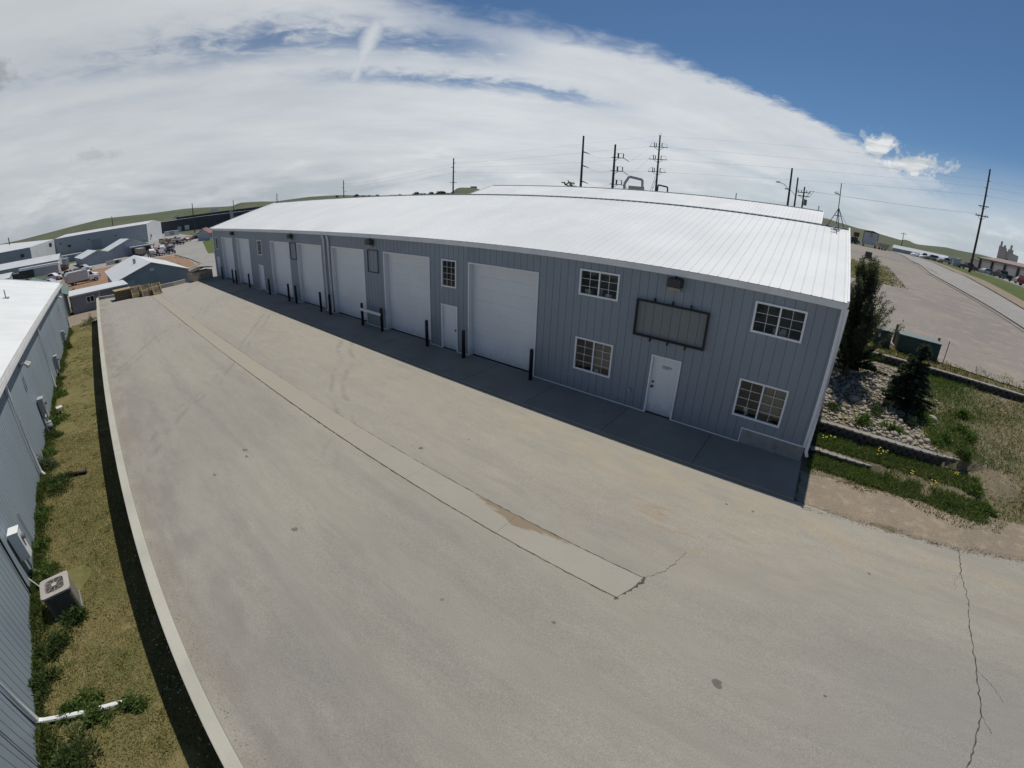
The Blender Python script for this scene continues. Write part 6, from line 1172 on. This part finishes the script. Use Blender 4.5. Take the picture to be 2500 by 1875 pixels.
t = thing('arched_cover', 'pale arched hoop shelter just behind the ridge of the grey garage', 'shelter', (-128, 3.0, T(-128, 3) + .05), .1)
MB().prism([(2.6 * math.cos(a_), 2.1 * math.sin(a_)) for a_ in np.linspace(0, PI, 13)], -2.4, 2.4, lambda x, y, z: (y, x, z)).build('cover', 'cream', t); MB().prism([(2.3 * math.cos(a_), 1.8 * math.sin(a_)) for a_ in np.linspace(0, PI, 13)], 2.41, 2.45, lambda x, y, z: (y, x, z)).build('opening', 'pt_dark', t)
rs = np.random.RandomState(12); k_ = 0
for i, (x0, y0, kd, pt, rz, lab) in enumerate([(-140, -20.5, 'pickup', 'pt_white', 1.1, 'white pickup between the long trailer and the van'), (-139, -16.5, 'pickup', 'pt_dark', 1.0, 'dark pickup behind the white flatbed'), (-133, -27, 'suv', 'pt_silver', 1.2, 'silver car before the long trailer'), (-128, -24, 'flatbed', 'pt_white', 1.2, 'white flatbed truck left of the van'), (-150, -12.5, 'pickup', 'pt_silver', .9, 'silver pickup by the small grey shed'), (-121, -20.5, 'pickup', 'pt_silver', 1.1, 'silver pickup just left of the white van'), (-232, 36, 'flatbed', 'pt_dark', .4, 'dark truck among the scrap beyond the street'), (-222, 33, 'pickup', 'pt_red', .3, 'dull red truck by the stone pallets'), (-240, 44, 'van', 'pt_white', .3, 'white truck far back in the scrap yard'), (-205, 26, 'flatbed', 'pt_dark', .6, 'low dark trailer parked alone on the street'), (-146, -33, 'utility', 'pt_white', 1.3, 'white service truck left of the long trailer'), (-300, 62, 'van', 'pt_silver', .2, 'pale truck before the long dark building'), (-285, 58, 'suv', 'pt_silver', .2, 'pale car before the long dark building')]):
    vehicle(kd, lab, pt, x0, y0, rz, 'vehicles in the lower lots')
for i, (az_, d, w_, h, m_, lab) in enumerate([(-79.7, 330, 9, 3.0, 'roof_pale', 'white container at the right end of the big grey building'), (-76.6, 250, 5, 2.2, 'wall_tan', 'tan container in the scrap yard'), (-90.6, 215, 8, 2.6, 'roof_pale', 'white container behind the small grey shed'), (-91.5, 190, 3.5, 2.6, 'cream', 'cream box beside the barn gable'), (-74.9, 235, 6, 1.6, 'wall_grey', 'low grey container near the red-roofed shed')]):
    x, y = at(az_, d); t = thing('container', lab, 'container', (x, y, T(x, y) + .08), .1, 'containers in the lower ground'); MB().box(-1.2, 1.2, -w_ / 2, w_ / 2, .1, h).build('body', m_, t, False, None, .04); MB().box(1.201, 1.24, -w_ * .2, w_ * .15, .2, h - .3).build('door', 'wall_greyd', t); MB().box(-1.1, 1.1, -w_ / 2 + .1, w_ / 2 - .1, -.2, .099).build('skid', 'pt_dark', t)
names_ = ['by the white gable', 'near the street', 'at the back', 'in the middle', 'on the left', 'on the right']
for i in range(26):
    u = rs.rand(); x0 = -212 - 52 * rs.rand(); y0 = 20 + (-212 - x0) * -.0 + (x0 + 212) * -.16 + rs.uniform(-1, 9); h = rs.uniform(.8, 1.7); w_ = rs.uniform(.7, 1.3)
    b = MB().box(-w_, w_, -w_ * .9, w_ * .9, 0, .15); 
    for j in range(4): b.box(-w_ * rs.uniform(.75, .98), w_ * rs.uniform(.75, .98), -w_ * .85, w_ * .85, .151 + (h - .15) * j / 4, .145 + (h - .15) * (j + 1) / 4)
    tag(b.build('stone_pallet', 'stone_tan' if i % 3 else 'cream', None, False, (x0, y0, T(x0, y0) + .08)), 'pallet of stacked landscaping stone beside the white gable end', 'pallet', 'stone pallets in the far yard')
for i in range(14):
    x0 = -215 - 40 * rs.rand(); y0 = 41 + rs.uniform(-4, 6) + (x0 + 215) * -.1; b = MB()
    for j in range(5): c = rs.uniform(-1.2, 1.2, 2); s_ = rs.uniform(.3, .9, 3); b.box(c[0] - s_[0], c[0] + s_[0], c[1] - s_[1], c[1] + s_[1], .01 * j, s_[2] * 1.6)
    tag(b.build('scrap_heap', 'junk_dark', None, False, (x0, y0, T(x0, y0) + .08)), 'dark scrap heap behind the red-roofed shed', 'scrap', 'scrap heaps in the far yard')
for i in range(16):
    x0 = -168 - 12 * rs.rand(); y0 = -21 + rs.uniform(-2.2, 3.5); b = MB()
    for j in range(5): c = rs.uniform(-1.0, 1.0, 2); s_ = rs.uniform(.2, .7, 3); b.box(c[0] - s_[0], c[0] + s_[0], c[1] - s_[1], c[1] + s_[1], .01 * j, s_[2] * 2.2)
    tag(b.build('scrap_heap', ('junk_dark', 'rust', 'wood_old')[i % 3], None, False, (x0, y0, T(x0, y0) + .05)), 'mixed scrap heap between the white barn and the grey shed', 'scrap', 'scrap heaps between the sheds')
for i in range(10):
    x0 = -160 - 12 * rs.rand(); y0 = -34 + rs.uniform(-3, 3); b = MB()
    for j in range(5): c = rs.uniform(-1.2, 1.2, 2); s_ = rs.uniform(.2, .8, 3); b.box(c[0] - s_[0], c[0] + s_[0], c[1] - s_[1], c[1] + s_[1], .01 * j, s_[2] * 2.6)
    tag(b.build('scrap_heap', ('junk_dark', 'cream', 'pt_silver')[i % 3], None, False, (x0, y0, T(x0, y0) + .05)), 'machinery scrap left of the white barn', 'scrap', 'scrap heaps left of the barn')
t = thing('barrier', 'cream block barrier with dark opening before the small grey shed', 'barrier', (-157, -3.6, T(-157, -3.6) + .08), .1); MB().box(-.4, .4, -2.2, 2.2, 0, 1.1).build('wall', 'cream', t); MB().box(.401, .43, .3, 1.5, .15, .9).build('opening', 'pt_dark', t)
# far trees on the hill line
def far_tree(x0, y0, z0, h, w_, pal, lab, group):
    t = thing('far_tree', lab, 'tree', (x0, y0, z0), 0, group); n = 420; a_ = rng.normal(size=(n, 3)); a_ /= np.linalg.norm(a_, axis=1, keepdims=True); r0 = rng.rand(n) ** .4
    P = a_ * r0[:, None] * (w_, w_, h * .42); P *= (1 + .35 * np.sin(a_[:, :1] * 4 + a_[:, 2:] * 5)); P[:, 2] += h * .58
    leaves(P, a_ + rng.normal(0, .6, (n, 3)), w_ * rng.uniform(.22, .45, n), w_ * rng.uniform(.16, .3, n), tints(n, pal, .3), 'crown', t); MB().cyl((0, 0, -2), (0, 0, h * .6), w_ * .08, 6).build('trunk', 'bark', t)
TP = [(.05, .066, .035), (.066, .082, .045), (.04, .052, .03)]
for i, az_ in enumerate(np.concatenate([np.linspace(-58.2, -46.6, 26), [-60.3, -57.9]])):
    d = 760 + rs.uniform(-40, 40); x, y = at(az_ + rs.uniform(-.15, .15), d); h = rs.uniform(3.2, 5.6) * (1 + .45 * (az_ > -51)); e = np.interp(az_, [p[0] for p in HP], [p[1] for p in HP]); far_tree(x, y, elz(e - .15, d) - 2, h, h * .55, TP, 'dark tree in the row on the distant hillside above the roof', 'trees on the hill line')
x, y = at(-31.3, 150); far_tree(x, y, 6, elz(2.95, 150) - 6, 2.6, [(.06, .075, .035), (.085, .095, .05)], 'thin-crowned tree showing over the second roof', None)
tag(MB().box(-8, 8, -3, 3, 0, 5).box(-3, 3, -3.2, -3.01, 1, 4).build('hilltop_box', 'wall_greyd', None, False, (*at(-43.4, 1120), elz(1.62, 1120))), 'small dark building on the hill top', 'building')
